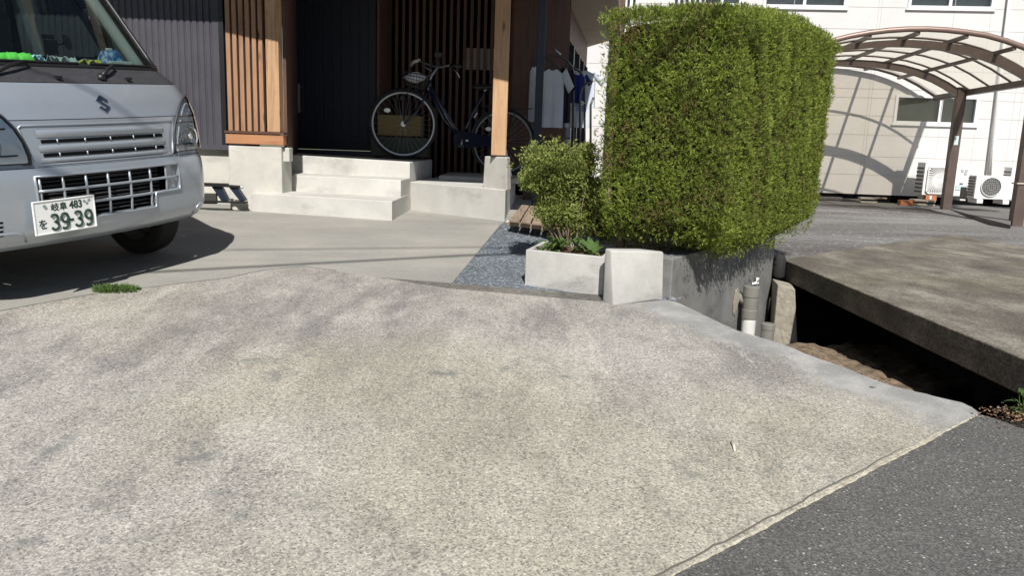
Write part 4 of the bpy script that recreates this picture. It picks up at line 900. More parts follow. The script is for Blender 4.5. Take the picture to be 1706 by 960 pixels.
for a in (0.2, 2.94, 4.71): mb.tube([rt @ Vector((0, 0, -0.02)), rt @ Vector((0.18*math.cos(a), 0.18*math.sin(a), 0))], 0.012, 6)
mb.tube([rt @ Vector((0, 0, 0)), cst+Vector((0, -0.2, -0.14))], 0.03, 8); vb(mb, 'steering_wheel', M['black'], smooth=True)
# grab handle on the pillar, sun visor
def vp(px, py, v_, u_=None):
    d_ = (VM.inverted().to_3x3() @ ray(px, py)); o_3 = VM.inverted() @ Vector((0, 0, HC)); t_ = (v_-o_3.y)/d_.y; return o_3+d_*t_
hp = [vp(166, 12, 0.92), vp(164, 26, 0.90), vp(176, 48, 0.86), vp(186, 56, 0.84), vp(195, 52, 0.82), vp(203, 49, 0.80)]
mb = MB(); mb.tube(hp, 0.012, 8); mb.tube([hp[0], hp[0]+Vector((0.05, 0.03, 0.02))], 0.012, 8); vb(mb, 'grab_handle', M['lining'], smooth=True)
for u_ in (0.33, -0.33): mb = MB(); mb.box((u_, 0.93, 1.66), (0.5, 0.16, 0.02), 0); vb(mb, 'sun_visor', M['lining'], bevel=0.006)
mb = MB(); p = vp(112, 70, 0.50); m0 = vp(85, 78, 0.50)
mb.lathe([(0.0, 0.004), (0.036, 0.0035), (0.040, 0.0), (0.036, -0.004), (0, -0.005)], 20, Matrix.Translation(p) @ Matrix.Rotation(R(30), 4, 'Z') @ Matrix.Rotation(R(75), 4, 'X'))
mb.tube([p, vp(98, 74, 0.50), m0], 0.005, 6); bs = vp(80, 95, 0.50); mb.tube([m0, Vector((bs.x, 0.50, 1.08))], 0.014, 8)
mb.box((m0.x, m0.y, m0.z), (0.055, 0.03, 0.07)); mb.box((m0.x-0.01, m0.y, m0.z+0.05), (0.05, 0.03, 0.02)); vb(mb, 'dash_mirror', M['black'], smooth=False)
# --- loose things on the dashboard (each its own)
def dth(name, label, cat, p): 
    return thing(name, label, cat, mw=VM @ Matrix.Translation(p))
DZ = 1.104
def dpos(px, v_):    # point on the dashboard under that sight line
    p = vp(px, 100, v_); return Vector((p.x, v_, DZ))
p = dpos(186, 0.46); T_ = dth('tissue_pack', 'blue and white tissue pack lying on the right of the van dashboard', 'tissue pack', p)
mb = MB(); mb.hexa([(-0.075, -0.045, 0), (0.075, -0.045, 0), (0.08, 0.05, 0), (-0.07, 0.05, 0)], [(-0.055, -0.03, 0.088), (0.02, -0.03, 0.096), (0.03, 0.035, 0.096), (-0.05, 0.035, 0.088)]); mb.build('pack', M['bluepack'], T_, bevel=0.012, seg=3, auto=50)
mb = MB(); mb.box((-0.015, -0.005, 0.096), (0.026, 0.03, 0.014)); mb.build('pack_tab', M['paper'], T_, bevel=0.004)
mb = MB(); mb.box((0.012, -0.052, 0.018), (0.15, 0.012, 0.036)); mb.build('pack_base', M['paper'], T_, bevel=0.005)
p = dpos(14, 0.44); o = dth('cloth', 'bright green cloth crumpled on the left of the van dashboard', 'cloth', p)
mb = MB(); rr = random.Random(5)
mb.grid(lambda i, j: (-0.12+0.02*i, -0.05+0.016*j, (0.026+0.026*abs(math.sin(i*1.1+j*0.7))+rr.uniform(0, .006))*(1 if 0 < i < 12 and 0 < j < 6 else 0.2)), 13, 7); mb.build('crumpled_cloth', M['greencloth'], o, smooth=True, solid=0.003)
for (px, v_, lab, mt_, sx_, sy_, rz, cat, nm, hh) in ((148, 0.40, 'yellow paper sheet lying low on the van dashboard', 'yellow', 0.12, 0.04, -12, 'paper', 'paper_sheet', 0.034), (158, 0.50, 'pale green folded map along the middle of the van dashboard', 'paper', 0.22, 0.09, -8, 'map', 'folded_map', 0.038),
                                                  (108, 0.42, 'crumpled pale papers beside the yellow sheet on the van dashboard', 'paper', 0.13, 0.07, 10, 'paper', 'paper_sheet', 0.045), (52, 0.50, 'pale blue plastic bag on the van dashboard beside the green cloth', 'bluepale', 0.15, 0.06, 5, 'bag', 'plastic_bag', 0.05), (215, 0.41, 'white receipt slips at the right end of the van dashboard', 'white', 0.07, 0.03, 15, 'receipt', 'receipt', 0.022)):
    if mt_ == 'bluepale': M['bluepale'] = mat('pale_blue_film', (0.45, 0.65, 0.75), 0.4)
    p = dpos(px, v_); o = dth(nm, lab, cat, p); rr = random.Random(int(px)); mb = MB(); rm = Matrix.Rotation(R(rz), 3, 'Z')
    mb.grid(lambda i, j: rm @ Vector((-sx_/2+sx_*i/8, -sy_/2+sy_*j/4, 0.004+rr.uniform(0.1, 1)*hh)), 9, 5); mb.build(nm+'_sheet', M[mt_], o, solid=0.0015)
p = dpos(92, 0.50); o = dth('cable', 'black coiled charging cable on the van dashboard', 'cable', p); mb = MB(); mb.tube([(0.06*math.cos(a)-0.03, 0.02*math.sin(a), 0.02+0.022*math.sin(a*0.5)) for a in lin(0, 11, 50)], 0.003, 5); mb.build('cable_loop', M['black'], o, smooth=True)

# ================================================================== BICYCLE
fcx = at_y(668, 262, 7.9); rcx = at_y(838, 292, 8.15)
fc = Vector((fcx.x, 7.9, h3+0.01)); rc = Vector((rcx.x, 8.15, 0.448))
P0 = (rc.x, rc.y); dv = Vector((fc.x-rc.x, fc.y-rc.y, 0)).normalized(); nvec = Vector((dv.y, -dv.x, 0)); nvec = nvec if nvec.y < 0 else -nvec
B = wroot('bicycle', 'dark navy city bicycle with wire front basket parked in the porch', 'bicycle', tuple(rc))
M['navy'] = mat('navy_gloss_frame', (0.008, 0.012, 0.030), 0.22, 0.0, coat=0.6)
M['rimalu'] = mat('bike_rim_alu', (0.33, 0.35, 0.39), 0.4, 0.7)
bp_ = lambda px, py, off=0.0: on_plane(px, py, P0, dv)+nvec*off
hubF = bp_(672, 206.5); hubR = bp_(838, 237)
def bwheel(hub, nd, name_rad, turn=0.0):
    nn = (Matrix.Rotation(turn, 3, 'Z') @ nd); rot = nn.to_track_quat('Z', 'Y').to_matrix().to_4x4(); mt = Matrix.Translation(hub) @ rot
    R1 = name_rad
    mb = MB(); mb.lathe([(R1, 0.010), (R1+0.008, 0.016), (R1+0.022, 0.014), (R1+0.030, 0.0), (R1+0.022, -0.014), (R1+0.008, -0.016), (R1, -0.010)], 56, mt)
    wl = wb(mb, 'wheel', M['rubber'], B, smooth=True)
    mb = MB(); mb.lathe([(R1+0.004, 0.012), (R1-0.012, 0.010), (R1-0.014, 0.0), (R1-0.012, -0.010), (R1+0.004, -0.012), (R1+0.004, 0.012)], 56, mt); sub(mb, 'rim', M['rimalu'], B, wl, auto=50)
    mb = MB()
    for k in range(32):
        a = 2*math.pi*k/32; a2 = a+(0.5 if k % 4 < 2 else -0.5); zz = 0.026 if k % 2 else -0.026
        mb.tube([mt @ Vector((0.02*math.cos(a2), 0.02*math.sin(a2), zz)), mt @ Vector(((R1-0.012)*math.cos(a), (R1-0.012)*math.sin(a), 0))], 0.00125, 4)
    sub(mb, 'spokes', M['rimalu'], B, wl)
    mb = MB(); mb.lathe([(0.0, 0.045), (0.012, 0.045), (0.014, 0.03), (0.025, 0.028), (0.025, 0.022), (0.014, 0.018), (0.014, -0.018), (0.025, -0.022), (0.025, -0.028), (0.014, -0.03), (0.012, -0.045), (0.0, -0.045)], 16, mt); sub(mb, 'hub', M['alu'], B, wl)
    mb = MB(); mb.lathe([(0, .004), (0.02, 0.003), (0.022, 0)], 12, mt @ Matrix.Translation((-0.16, 0.13, 0.006)) @ Matrix.Scale(1.5, 4, (1, 0, 0))); sub(mb, 'spoke_reflector', M['white'], B, wl)
    return mt
rF = (bp_(672, 151.8)-bp_(672, 257.0)).length/2-0.0; 
mtF = bwheel(hubF, nvec, rF, R(-5)); mtR = bwheel(hubR, nvec, rF*1.0)
def bt(name, pts, r, m_='navy', n=8): mb = MB(); mb.tube(pts, r, n); return wb(mb, name, M[m_], B, smooth=True)
head_t = bp_(716, 134); head_b = bp_(713, 152); bb_ = bp_(768, 232); st = bp_(806, 152); 
mb = MB(); mb.tube([head_t, head_b], 0.022, 10); mb.tube([bp_(717, 146), bp_(745, 195), bb_], [0.030, 0.026, 0.026], 10); mb.tube([bp_(716, 152), bp_(738, 196), bp_(762, 226)], 0.014, 8)
mb.tube([bb_, bp_(786, 192), st], 0.017, 8); mb.tube([bb_, hubR+nvec*0.05], 0.010, 6); mb.tube([bb_-nvec*0.03, hubR-nvec*0.06], 0.010, 6); mb.tube([bp_(798, 170), hubR+nvec*0.05], 0.009, 6); mb.tube([bp_(798, 170), hubR-nvec*0.06], 0.009, 6)
wb(mb, 'frame', M['navy'], B, smooth=True)
mb = MB(); cr_ = bp_(708, 160)
for s_ in (-1, 1): mb.tube([head_b, cr_+nvec*0.045*s_, bp_(693, 188)+nvec*0.05*s_, hubF+nvec*0.045*s_], 0.010, 7)
wb(mb, 'fork', M['navy'], B, smooth=True)
def mud(hub, r_, a0, a1, name):
    mb = MB(); cs = []
    for k in range(25):
        a = a0+(a1-a0)*k/24; base_ = hub+(dv*math.cos(a)+Vector((0, 0, 1))*math.sin(a))*(r_+0.042)
        d_ = (dv*math.cos(a)+Vector((0, 0, 1))*math.sin(a)); cs.append([base_+nvec*o_-d_*0.012*(abs(o_)/0.026)**2 for o_ in (-0.026, -0.013, 0, 0.013, 0.026)])
    mb.add([p for c_ in cs for p in c_], [(i*5+j, i*5+j+1, (i+1)*5+j+1, (i+1)*5+j) for i in range(24) for j in range(4)]); return wb(mb, name, M['navy'], B, smooth=True, solid=0.002)
mud(hubF, rF, R(20), R(165), 'mudguard'); mud(hubR, rF, R(-10), R(175), 'mudguard')
# stem and bars, grips, levers
stp = bp_(722, 122); mb = MB(); mb.tube([head_t, bp_(719, 126), bp_(728, 112)], 0.013, 8)
gl1 = bp_(690, 100)-nvec*0.02; gl0 = bp_(701, 97)-nvec*0.10
mb.tube([bp_(691, 100)-nvec*0.30, bp_(700, 97)-nvec*0.22, bp_(712, 104)-nvec*0.12, bp_(728, 112), bp_(735, 113)+nvec*0.12, bp_(745, 111)+nvec*0.20, bp_(757, 114)+nvec*0.26], 0.0105, 8)
hb_ = wb(mb, 'handlebar', M['rimalu'], B, smooth=True)
mb = MB(); mb.tube([bp_(690, 104)-nvec*0.31, bp_(695, 98)-nvec*0.26, bp_(703, 97)-nvec*0.2], 0.017, 8); sub(mb, 'grip', M['white'], B, hb_, smooth=True)
mb = MB(); mb.tube([bp_(745, 111)+nvec*0.20, bp_(760, 115)+nvec*0.27], 0.017, 8); sub(mb, 'grip', M['black'], B, hb_, smooth=True)
mb = MB(); mb.tube([bp_(748, 117)+nvec*0.22, bp_(755, 124)+nvec*0.24, bp_(759, 132)+nvec*0.25], 0.005, 6); sub(mb, 'brake_lever', M['alu'], B, hb_, smooth=True)
mb = MB(); mb.tube([bp_(704, 104)-nvec*0.16, bp_(712, 110)-nvec*0.14, bp_(720, 116)-nvec*0.1], 0.005, 6); sub(mb, 'brake_lever', M['alu'], B, hb_, smooth=True)
for s_ in (0.10, -0.06):
    mb = MB(); mb.tube([bp_(740, 112)+nvec*s_, bp_(728, 96)+nvec*s_, bp_(716, 112)+nvec*s_*0.5, bp_(712, 140)], 0.003, 5); wb(mb, 'brake_cable', M['black'], B, smooth=True)
# bell / display and child-carrier bits at the bars
mb = MB(); mb.tube([bp_(731, 112)+nvec*0.05, bp_(729, 96)+nvec*0.05], 0.006, 6); p = bp_(729, 92)+nvec*0.05; mb.box(p, (0.07, 0.03, 0.045)); wb(mb, 'handlebar_display', M['black'], B, bevel=0.006)
# basket
bt_l, bt_r = bp_(671, 121), bp_(712, 128); bb_l, bb_r = bp_(677, 141), bp_(706, 150)
mb = MB()
def bas(u_, n_, h_):   # u along, n across, h up 0..1
    top_ = bt_l.lerp(bt_r, u_); bot_ = bb_l.lerp(bb_r, u_); return bot_.lerp(top_, h_)+nvec*(n_*(0.10+0.05*h_))
for h_ in (0, 0.25, 0.5, 0.75, 1.0):
    mb.tube([bas(0, -1, h_), bas(1, -1, h_), bas(1, 1, h_), bas(0, 1, h_)], 0.0035 if h_ < 1 else 0.005, 5, closed=True)
for k in range(9):
    u_ = k/8; mb.tube([bas(u_, 1, 1), bas(u_, 1, 0), bas(u_, -1, 0), bas(u_, -1, 1)], 0.0022, 4)
for k in range(7):
    n_ = -1+k/3; mb.tube([bas(0, n_, 1), bas(0, n_, 0), bas(1, n_, 0), bas(1, n_, 1)], 0.0022, 4)
wb(mb, 'basket', M['black'], B)
mb = MB(); mb.tube([bb_l.lerp(bb_r, 0.5)+Vector((0, 0, -0.01)), bp_(704, 158)], 0.01, 6); mb.tube([bas(0.1, -0.7, 0), hubF-nvec*0.05], 0.004, 5); mb.tube([bas(0.1, 0.7, 0), hubF+nvec*0.05], 0.004, 5); wb(mb, 'basket_stay', M['black'], B)
p = bp_(673, 163)+nvec*0.09; mb = MB(); mb.tube([p, p+(bp_(668, 163)-bp_(673, 163)).normalized()*0.05], [0.026, 0.03], 12); wb(mb, 'headlight', M['black'], B, smooth=True)
# saddle
sc_ = bp_(810, 146); mb = MB(); 
def sad(i, j):
    t_ = i/10; a_ = -1+2*j/6; ln = -0.13+0.27*t_; wd_ = 0.075*(1-t_)**0.6+0.022 if t_ > 0.15 else 0.085*(0.75+t_*1.6)
    return sc_+dv*ln+nvec*a_*wd_+Vector((0, 0, 0.02-0.035*abs(a_)**2.2+0.025*(1-t_)**2))
mb.grid(sad, 11, 7); wb(mb, 'saddle', M['black'], B, smooth=True, solid=0.02)
bt('seat_post', [st, sc_-Vector((0, 0, 0.01))], 0.012, 'alu')
mb = MB(); p = bp_(793, 192)+nvec*0.02; mb.tube([bp_(789, 196)+nvec*0.03, bp_(794, 188)+nvec*0.03], 0.010, 6); wb(mb, 'frame_lock', M['alu'], B)
# rear rack
mb = MB()
for s_ in (-1, 1):
    mb.tube([bp_(806, 176)+nvec*0.05*s_, bp_(840, 182)+nvec*0.055*s_, bp_(886, 181)+nvec*0.05*s_], 0.006, 6); mb.tube([bp_(858, 182)+nvec*0.05*s_, hubR+nvec*0.06*s_], 0.005, 6)
for k in range(4): q_ = 820+k*18; mb.tube([bp_(q_, 181)+nvec*0.055, bp_(q_, 181)-nvec*0.055], 0.004, 5)
wb(mb, 'rear_rack', M['black'], B)
mb = MB(); p = bp_(893, 195); mb.box(p, (0.03, 0.06, 0.05)); wb(mb, 'rear_reflector', mat('red_reflector', (0.25, 0.01, 0.01), 0.25), B, bevel=0.005)
# cranks, pedals, chain case, stand
mtc = Matrix.Translation(bb_+nvec*0.05) @ nvec.to_track_quat('Z', 'Y').to_matrix().to_4x4()
mb = MB(); mb.lathe([(0.0, 0.012), (0.085, 0.012), (0.09, 0.0), (0.085, -0.012), (0, -0.012)], 28, mtc)
a_, b_ = bb_+nvec*0.05, hubR+nvec*0.05
up_ = Vector((0, 0, 1)); mb.hexa([a_-up_*0.085-nvec*.01, a_-up_*0.085+nvec*.01, b_-up_*0.04+nvec*.01, b_-up_*0.04-nvec*.01], [a_+up_*0.085-nvec*.01, a_+up_*0.085+nvec*.01, b_+up_*0.04+nvec*.01, b_+up_*0.04-nvec*.01]); wb(mb, 'chain_case', M['navy'], B)
mb = MB(); cr1 = bp_(765, 244)+nvec*0.10; mb.tube([bb_+nvec*0.08, cr1], 0.010, 6); ck_ = wb(mb, 'crank', M['alu'], B, smooth=True)
mb = MB(); mb.box(bp_(764, 243)+nvec*0.15, (0.055, 0.09, 0.022)); sub(mb, 'pedal', M['black'], B, ck_, bevel=0.004)
mb = MB(); cr2 = bp_(774, 225)-nvec*0.08; mb.tube([bb_-nvec*0.07, bp_(777, 222)-nvec*0.07], 0.010, 6); ck_ = wb(mb, 'crank', M['alu'], B, smooth=True)
mb = MB(); mb.box(bp_(776, 234)+nvec*0.07, (0.03, 0.015, 0.016)); mb.box(bp_(777, 222)-nvec*0.13, (0.09, 0.07, 0.022)); sub(mb, 'pedal', M['white'], B, ck_, bevel=0.004)
mb = MB()
for s_ in (-1, 1): q_ = hubR+nvec*0.07*s_; mb.tube([q_, Vector((q_.x+0.07, q_.y, 0.462))+nvec*0.05*s_], 0.008, 6)
mb.tube([Vector((hubR.x+0.07, hubR.y, 0.460))+nvec*0.12, Vector((hubR.x+0.07, hubR.y, 0.460))-nvec*0.12], 0.009, 6); wb(mb, 'kickstand', M['alu'], B)
# bag in the basket
bc_ = bas(0.5, 0, 0.55); o = wroot('shopping_bag', 'white cloth bundle lying in the bicycle basket', 'bag', tuple(bc_)); mb = MB(); rr = random.Random(2)
bl_ = (bt_r-bt_l).length
mb.grid(lambda i, j: (bc_+dv*(-0.46+0.92*i/12)*bl_+nvec*(0.10*math.cos(2*math.pi*j/12)*math.sin(math.pi*(i+.3)/12.6))+Vector((0, 0, 0.055*math.sin(2*math.pi*j/12)*math.sin(math.pi*(i+.3)/12.6)+rr.uniform(0, .008)+0.02-0.035*(1-i/12)*-0.3))), 13, 13); wb(mb, 'bundle', mat('white_bundle', (0.62, 0.64, 0.72), 0.8), o, smooth=True, weld=True)
# boxes behind the front wheel
p0 = at_y(633, 190, 8.25); p1 = at_y(703, 229, 8.25); mb = MB()
o = wroot('cardboard_box', 'ochre cardboard box behind the bicycle front wheel', 'box', ((p0.x+p1.x)/2, 8.1, p1.z)); 
mb.box(((p0.x+p1.x)/2, 8.25, (p0.z-0.01+p1.z-0.03)/2+0.02), (p1.x-p0.x, 0.28, p0.z-p1.z-0.02)); wb(mb, 'carton', M['ochre'], o, bevel=0.004)
p0 = at_y(616, 230, 8.05); p1 = at_y(710, 258, 8.05); o = wroot('storage_crate', 'dark green storage crate under the ochre box', 'crate', ((p0.x+p1.x)/2, 8.1, h3+0.03))
mb = MB(); zt2 = at_y(660, 228, 8.1).z-0.0; mb.box(((p0.x+p1.x)/2, 8.25, (h3+0.034+zt2)/2), (p1.x-p0.x, 0.34, zt2-h3-0.034)); wb(mb, 'crate_body', mat('dark_green_plastic', (0.03, 0.045, 0.03), 0.6), o, bevel=0.008)
# ================================================================== LAUNDRY, RACK AND RAIL
def shirt(name, label, px0, px1, py0, py1, y, mt_, seed, ang=0.0, sleeve=True, neck=0.5, cat='shirt'):
    a = at_y(px0, py0, y); b = at_y(px1, py1, y); W_ = b.x-a.x; Hh = a.z-b.z; c = Vector(((a.x+b.x)/2, y, a.z)); ph = random.Random(seed).uniform(0, 6)
    o = wroot(name, label, cat, tuple(c), 'laundry hung under the porch'); mb = MB(); ca, sa = math.cos(ang), math.sin(ang)
    def P(i, j, s_):
        u_ = -1+2*i/20; t_ = j/16; half = W_/2*(0.96+0.06*t_); x = u_*half; z = -t_*Hh
        sh = 0.12*Hh*abs(u_)**1.4*(1-t_)**3 if t_ < 1 else 0
        if abs(u_) < 0.30: sh += 0.05*Hh*(1-(abs(u_)/0.30)**2)*max(0, 1-t_*8)
        z -= sh; th_ = 0.035*(1-abs(u_)**3)*s_; fold = 0.012*math.sin(u_*7+ph+t_)*t_+0.006*math.sin(u_*15+ph)*t_
        yy = th_+fold; return Vector((c.x+x*ca-yy*sa, c.y+x*sa+yy*ca, c.z+z))
    for s_ in (-1, 1): mb.grid(lambda i, j: P(i, j, s_), 21, 17)
    wb(mb, 'body_cloth', mt_, o, smooth=True, weld=True)
    if sleeve:
        for sg in (-1, 1):
            mb = MB()
            def Q(i, j):
                t_ = j/6; e0 = Vector((sg*W_/2*0.9, 0, -0.06*Hh)); dr_ = Vector((sg*0.34*W_, 0, -0.30*Hh)); k_ = 2*math.pi*i/12
                p_ = e0+dr_*t_+Vector((0.085*W_*math.cos(k_)*1.3, 0.03*math.sin(k_), 0.10*Hh*math.cos(k_)*0.6*sg*sg)); return Vector((c.x+p_.x*ca-p_.y*sa, c.y+p_.x*sa+p_.y*ca, c.z+p_.z))
            mb.grid(Q, 13, 7); wb(mb, 'sleeve', mt_, o, smooth=True)
    mb = MB(); mb.tube([c+Vector((-W_*0.3*ca, -W_*0.3*sa, -0.03)), c+Vector((0, 0, 0.03)), c+Vector((W_*0.3*ca, W_*0.3*sa, -0.03))], 0.004, 6); mb.tube([c+Vector((0, 0, 0.03)), c+Vector((0, 0, 0.07)), c+Vector((0.015, 0, 0.09)), c+Vector((0.02, 0, 0.075))], 0.0025, 6); wb(mb, 'hanger', M['black'], o)
    return o
shirt('tee_shirt', 'pale grey tee shirt on a hanger right of the dark steel column', 900, 937, 112, 213, 8.3, M['cloth_w'], 1)
shirt('undershirt', 'narrow white garment strip left of the dark steel column', 883, 893, 108, 203, 8.5, M['cloth_w'], 2, sleeve=False, cat='garment')
shirt('polo_shirt', 'royal blue shirt on the rack beside the clipped hedge', 948, 974, 122, 172, 9.0, M['cloth_b'], 3)
shirt('dark_top', 'black top hanging between the pale tee shirt and blue shirt', 934, 950, 112, 205, 8.6, M['cloth_k'], 4, 0.4, cat='garment')
shirt('white_shirt', 'white shirt behind the blue shirt near the hedge edge', 944, 990, 115, 180, 9.3, M['cloth_w'], 5)
shirt('white_towel', 'white towel hanging low behind the curved tube rack', 941, 983, 176, 213, 9.1, M['cloth_w'], 6, sleeve=False, cat='towel')
o = wroot('drying_rack', 'dark curved tube drying rack beside the clipped hedge', 'rack', (at_y(955, 230, 8.8).x, 8.8, 0.15))
def yt(pts, y, r, name='tube_rail'):
    mb = MB(); mb.tube([at_y(px, py, y) for px, py in pts], r, 8); wb(mb, name, M['steel_dark'] if name != 'bright_rail' else M['alu'], o, smooth=True)
M['tube'] = mat('grey_brown_tube', (0.10, 0.095, 0.085), 0.35, 0.5)
def yt2(pts, y, r, name='tube_rail', m_='tube'):
    mb = MB(); mb.tube([at_y(px, py, y) for px, py in pts], r, 8); wb(mb, name, M[m_], o, smooth=True)
yt2([(896, 92), (915, 91), (932, 93), (944, 100), (953, 112), (955, 130), (955, 250)], 8.7, 0.013)
yt2([(896, 92), (905, 95), (918, 101), (932, 110)], 9.0, 0.009)
yt2([(921, 79), (940, 97), (955, 112), (968, 120), (974, 132), (974, 250)], 8.85, 0.012)
yt2([(921, 79), (934, 91)], 8.8, 0.012, 'tube_rail', 'alu')
yt2([(966, 250), (966, 160), (969, 148), (976, 139), (988, 135)], 8.5, 0.012)
yt2([(984, 250), (984, 175), (989, 162)], 8.5, 0.012)
yt2([(912, 232), (950, 230)], 8.7, 0.010)
for px in (962, 968, 974): pass
o2 = wroot('clothes_peg_hanger', 'small blue and pale peg hanger on the drying rack', 'peg hanger', tuple(at_y(968, 175, 8.9)))
mb = MB(); [mb.tube([at_y(960, 176+4*k, 8.88), at_y(976, 176+4*k, 8.88)], 0.006, 6) for k in range(3)]; [mb.tube([at_y(961+5*k, 175, 8.88), at_y(961+5*k, 186, 8.88)], 0.005, 6) for k in range(4)]
wb(mb, 'peg_frame', mat('sky_blue_plastic', (0.12, 0.25, 0.55), 0.5), o2)
mb = MB(); mb.tube([at_y(965, 168, 8.85), at_y(978, 173, 8.85)], 0.012, 6); wb(mb, 'pale_peg', M['white'], o2)
# ================================================================== BLACK FOLDED STAND BEHIND THE VAN
y_ = 6.50
o = wroot('folding_stand', 'black folded metal stand leaning low against the foundation behind the van', 'stand', tuple(at_z(395, 338, GMAX)))
def q(px, py, y=y_): return at_y(px, py, y)
mb = MB(); mb.bar(q(300, 306), q(380, 308.5), 0.05, 0.03); mb.bar(q(376, 309.5), q(404, 311.5), 0.03, 0.022); wb(mb, 'rail', M['black'], o, bevel=0.004)
for (a_, b_, c_, d_) in (((352, 311), (369, 311), (381, 334), (369, 336)), ((381, 312), (396, 313), (410, 334), (400, 336))):
    mb = MB(); f_ = [q(*a_), q(*b_), q(*c_), q(*d_)]; mb.add(f_+[p+Vector((0, 0.05, 0)) for p in f_], [(0, 1, 2, 3), (4, 7, 6, 5), (0, 4, 5, 1), (1, 5, 6, 2), (2, 6, 7, 3), (3, 7, 4, 0)]); wb(mb, 'leg', M['steel_dark'], o, bevel=0.006)
mb = MB(); mb.tube([q(401, 311.5, y_-0.01), q(405, 312, y_-0.01)], 0.012, 8); wb(mb, 'end_cap', M['alu'], o)
mb = MB(); mb.bar(q(340, 335.5), q(411, 337.0), 0.07, 0.015); wb(mb, 'foot_bar', M['black'], o)
mb = MB(); mb.bar(q(300, 330, y_+0.04), q(362, 331, y_+0.04), 0.04, 0.09); wb(mb, 'ballast', mat('dark_rubber_weight', (0.04, 0.04, 0.035), 0.9), o, bevel=0.012)
# overhead cables: out of the frame, they draw the thin shadows on the drive
def cable(label, a, b, r, hh):
    # a, b: ground points of the shadow; cable hung where the sun's ray through them passes height hh
    pts = []
    for k in range(-14, 35):
        t_ = k/20; x = a.x+(b.x-a.x)*t_; y = a.y+(b.y-a.y)*t_; s_ = hh/SD.z; pts.append(Vector((x, y, zg(y)))+SD*s_+Vector((0, 0, 0.0)))
    o = wroot('overhead_cable', label, 'cable', tuple(pts[14])); mb = MB(); mb.tube(pts, r, 6); wb(mb, 'strand', M['black'], o)
cable('upper overhead power cable crossing above the drive', at_g(380, 446), at_g(870, 420), 0.017, 4.6)
cable('lower overhead service cable crossing above the drive', at_g(380, 416), at_g(740, 412), 0.009, 5.2)

# ================================================================== NEIGHBOUR'S BUILDING
WY = 15.2; wp0 = at_y(1400, 325, WY); WP = (wp0.x, WY); wdv = Vector((math.cos(R(5)), -math.sin(R(5)), 0)); wnn = Vector((-math.sin(R(5)), -math.cos(R(5)), 0))  # towards the camera
NB = wroot('neighbour_building', 'white panelled building with sliding windows behind the arched carport', 'building', (wp0.x, WY, ZL))
W = lambda px, py, off=0.0: on_plane(px, py, WP, wdv)+wnn*off
def wbox(px0, py0, px1, py1, o0, o1, mbx, xz=False):
    a = W(px0, py0); b = W(px1, py1); s0 = (a-wp0).dot(wdv); s1 = (b-wp0).dot(wdv)
    return wslab(s0, s1, b.z, a.z, o0, o1, mbx)
def wslab(s0, s1, z0_, z1_, o0, o1, mbx):
    pts = [Vector((wp0.x, WY, 0))+wdv*s+wnn*o_ for s, o_ in ((s0, o1), (s1, o1), (s1, o0), (s0, o0))]
    mbx.prism([tuple(p[:2]) for p in pts], z0_, z1_); return mbx
sc = lambda px, py: (W(px, py)-wp0).dot(wdv)
zc = lambda px, py: W(px, py).z
zbot = zc(1450, 324)
# windows: (s0, s1, z0, z1, split)
win = [(sc(1492, 180), sc(1628, 180), zc(1560, 206), zc(1560, 161), 0.56, 'curtain'), (sc(1514, 10), sc(1654, 10), zc(1585, 13), zc(1585, 13)+1.0, 0.5, 'pale'),
       (sc(1273, 5), sc(1409, 5), zc(1340, 11), zc(1340, 11)+1.0, 0.5, 'pale'), (sc(1172, 5), sc(1234, 5), zc(1200, 8), zc(1200, 8)+0.9, 0.5, 'pale'), (sc(1042, 5), sc(1062, 5), zc(1050, 14), zc(1050, 14)+0.9, 0.5, 'pale')]
S0, S1 = -9.0, 12.0; ZT = 6.2
xsW = sorted(set([S0, S1]+[v for w_ in win for v in w_[:2]])); zsW = sorted(set([zbot, ZT]+[v for w_ in win for v in w_[2:4]]))
mb = MB(); vs = [Vector((wp0.x, WY, z_))+wdv*s_ for z_ in zsW for s_ in xsW]; n = len(xsW); fs = []
for j in range(len(zsW)-1):
    for i in range(n-1):
        sm = (xsW[i]+xsW[i+1])/2; zm = (zsW[j]+zsW[j+1])/2
        if any(w_[0] < sm < w_[1] and w_[2] < zm < w_[3] for w_ in win): continue
        fs.append((j*n+i, j*n+i+1, (j+1)*n+i+1, (j+1)*n+i))
mb.add(vs, fs); wl_ = wb(mb, 'wall', M['bwall'], NB)
for (s0_, s1_, z0_, z1_, sp_, kd) in win:
    mb = MB(); t_ = 0.035
    wslab(s0_-0.02, s0_+t_, z0_-0.02, z1_+0.02, -0.1, 0.02, mb); wslab(s1_-t_, s1_+0.02, z0_-0.02, z1_+0.02, -0.1, 0.02, mb)
    wslab(s0_+t_, s1_-t_, z0_-0.02, z0_+t_, -0.1, 0.024, mb); wslab(s0_+t_, s1_-t_, z1_-t_*0.8, z1_+0.02, -0.1, 0.024, mb)
    m_ = s0_+(s1_-s0_)*sp_; wslab(m_-0.028, m_+0.028, z0_+t_, z1_-t_*0.8, -0.05, -0.01, mb); wf = wb(mb, 'window', M['sash'], NB)
    mb = MB(); wslab(s0_+t_, m_-0.028, z0_+t_, z1_-t_*.8, -0.035, -0.03, mb); wslab(m_+0.028, s1_-t_, z0_+t_, z1_-t_*.8, -0.035, -0.03, mb); sub(mb, 'pane', M['pane'], NB, wf)
    mb = MB(); wslab(s0_+0.01, s1_-0.01, z0_, z1_, -0.14, -0.12, mb); sub(mb, 'curtain', M['curtain'] if kd == 'curtain' else mat('pale_curtain', (0.5, 0.52, 0.48), 0.9), NB, wf)
    mb = MB(); wslab(s0_-0.05, s1_+0.05, z0_-0.05, z0_-0.022, 0.001, 0.04, mb); sub(mb, 'sill', M['sash'], NB, wf)
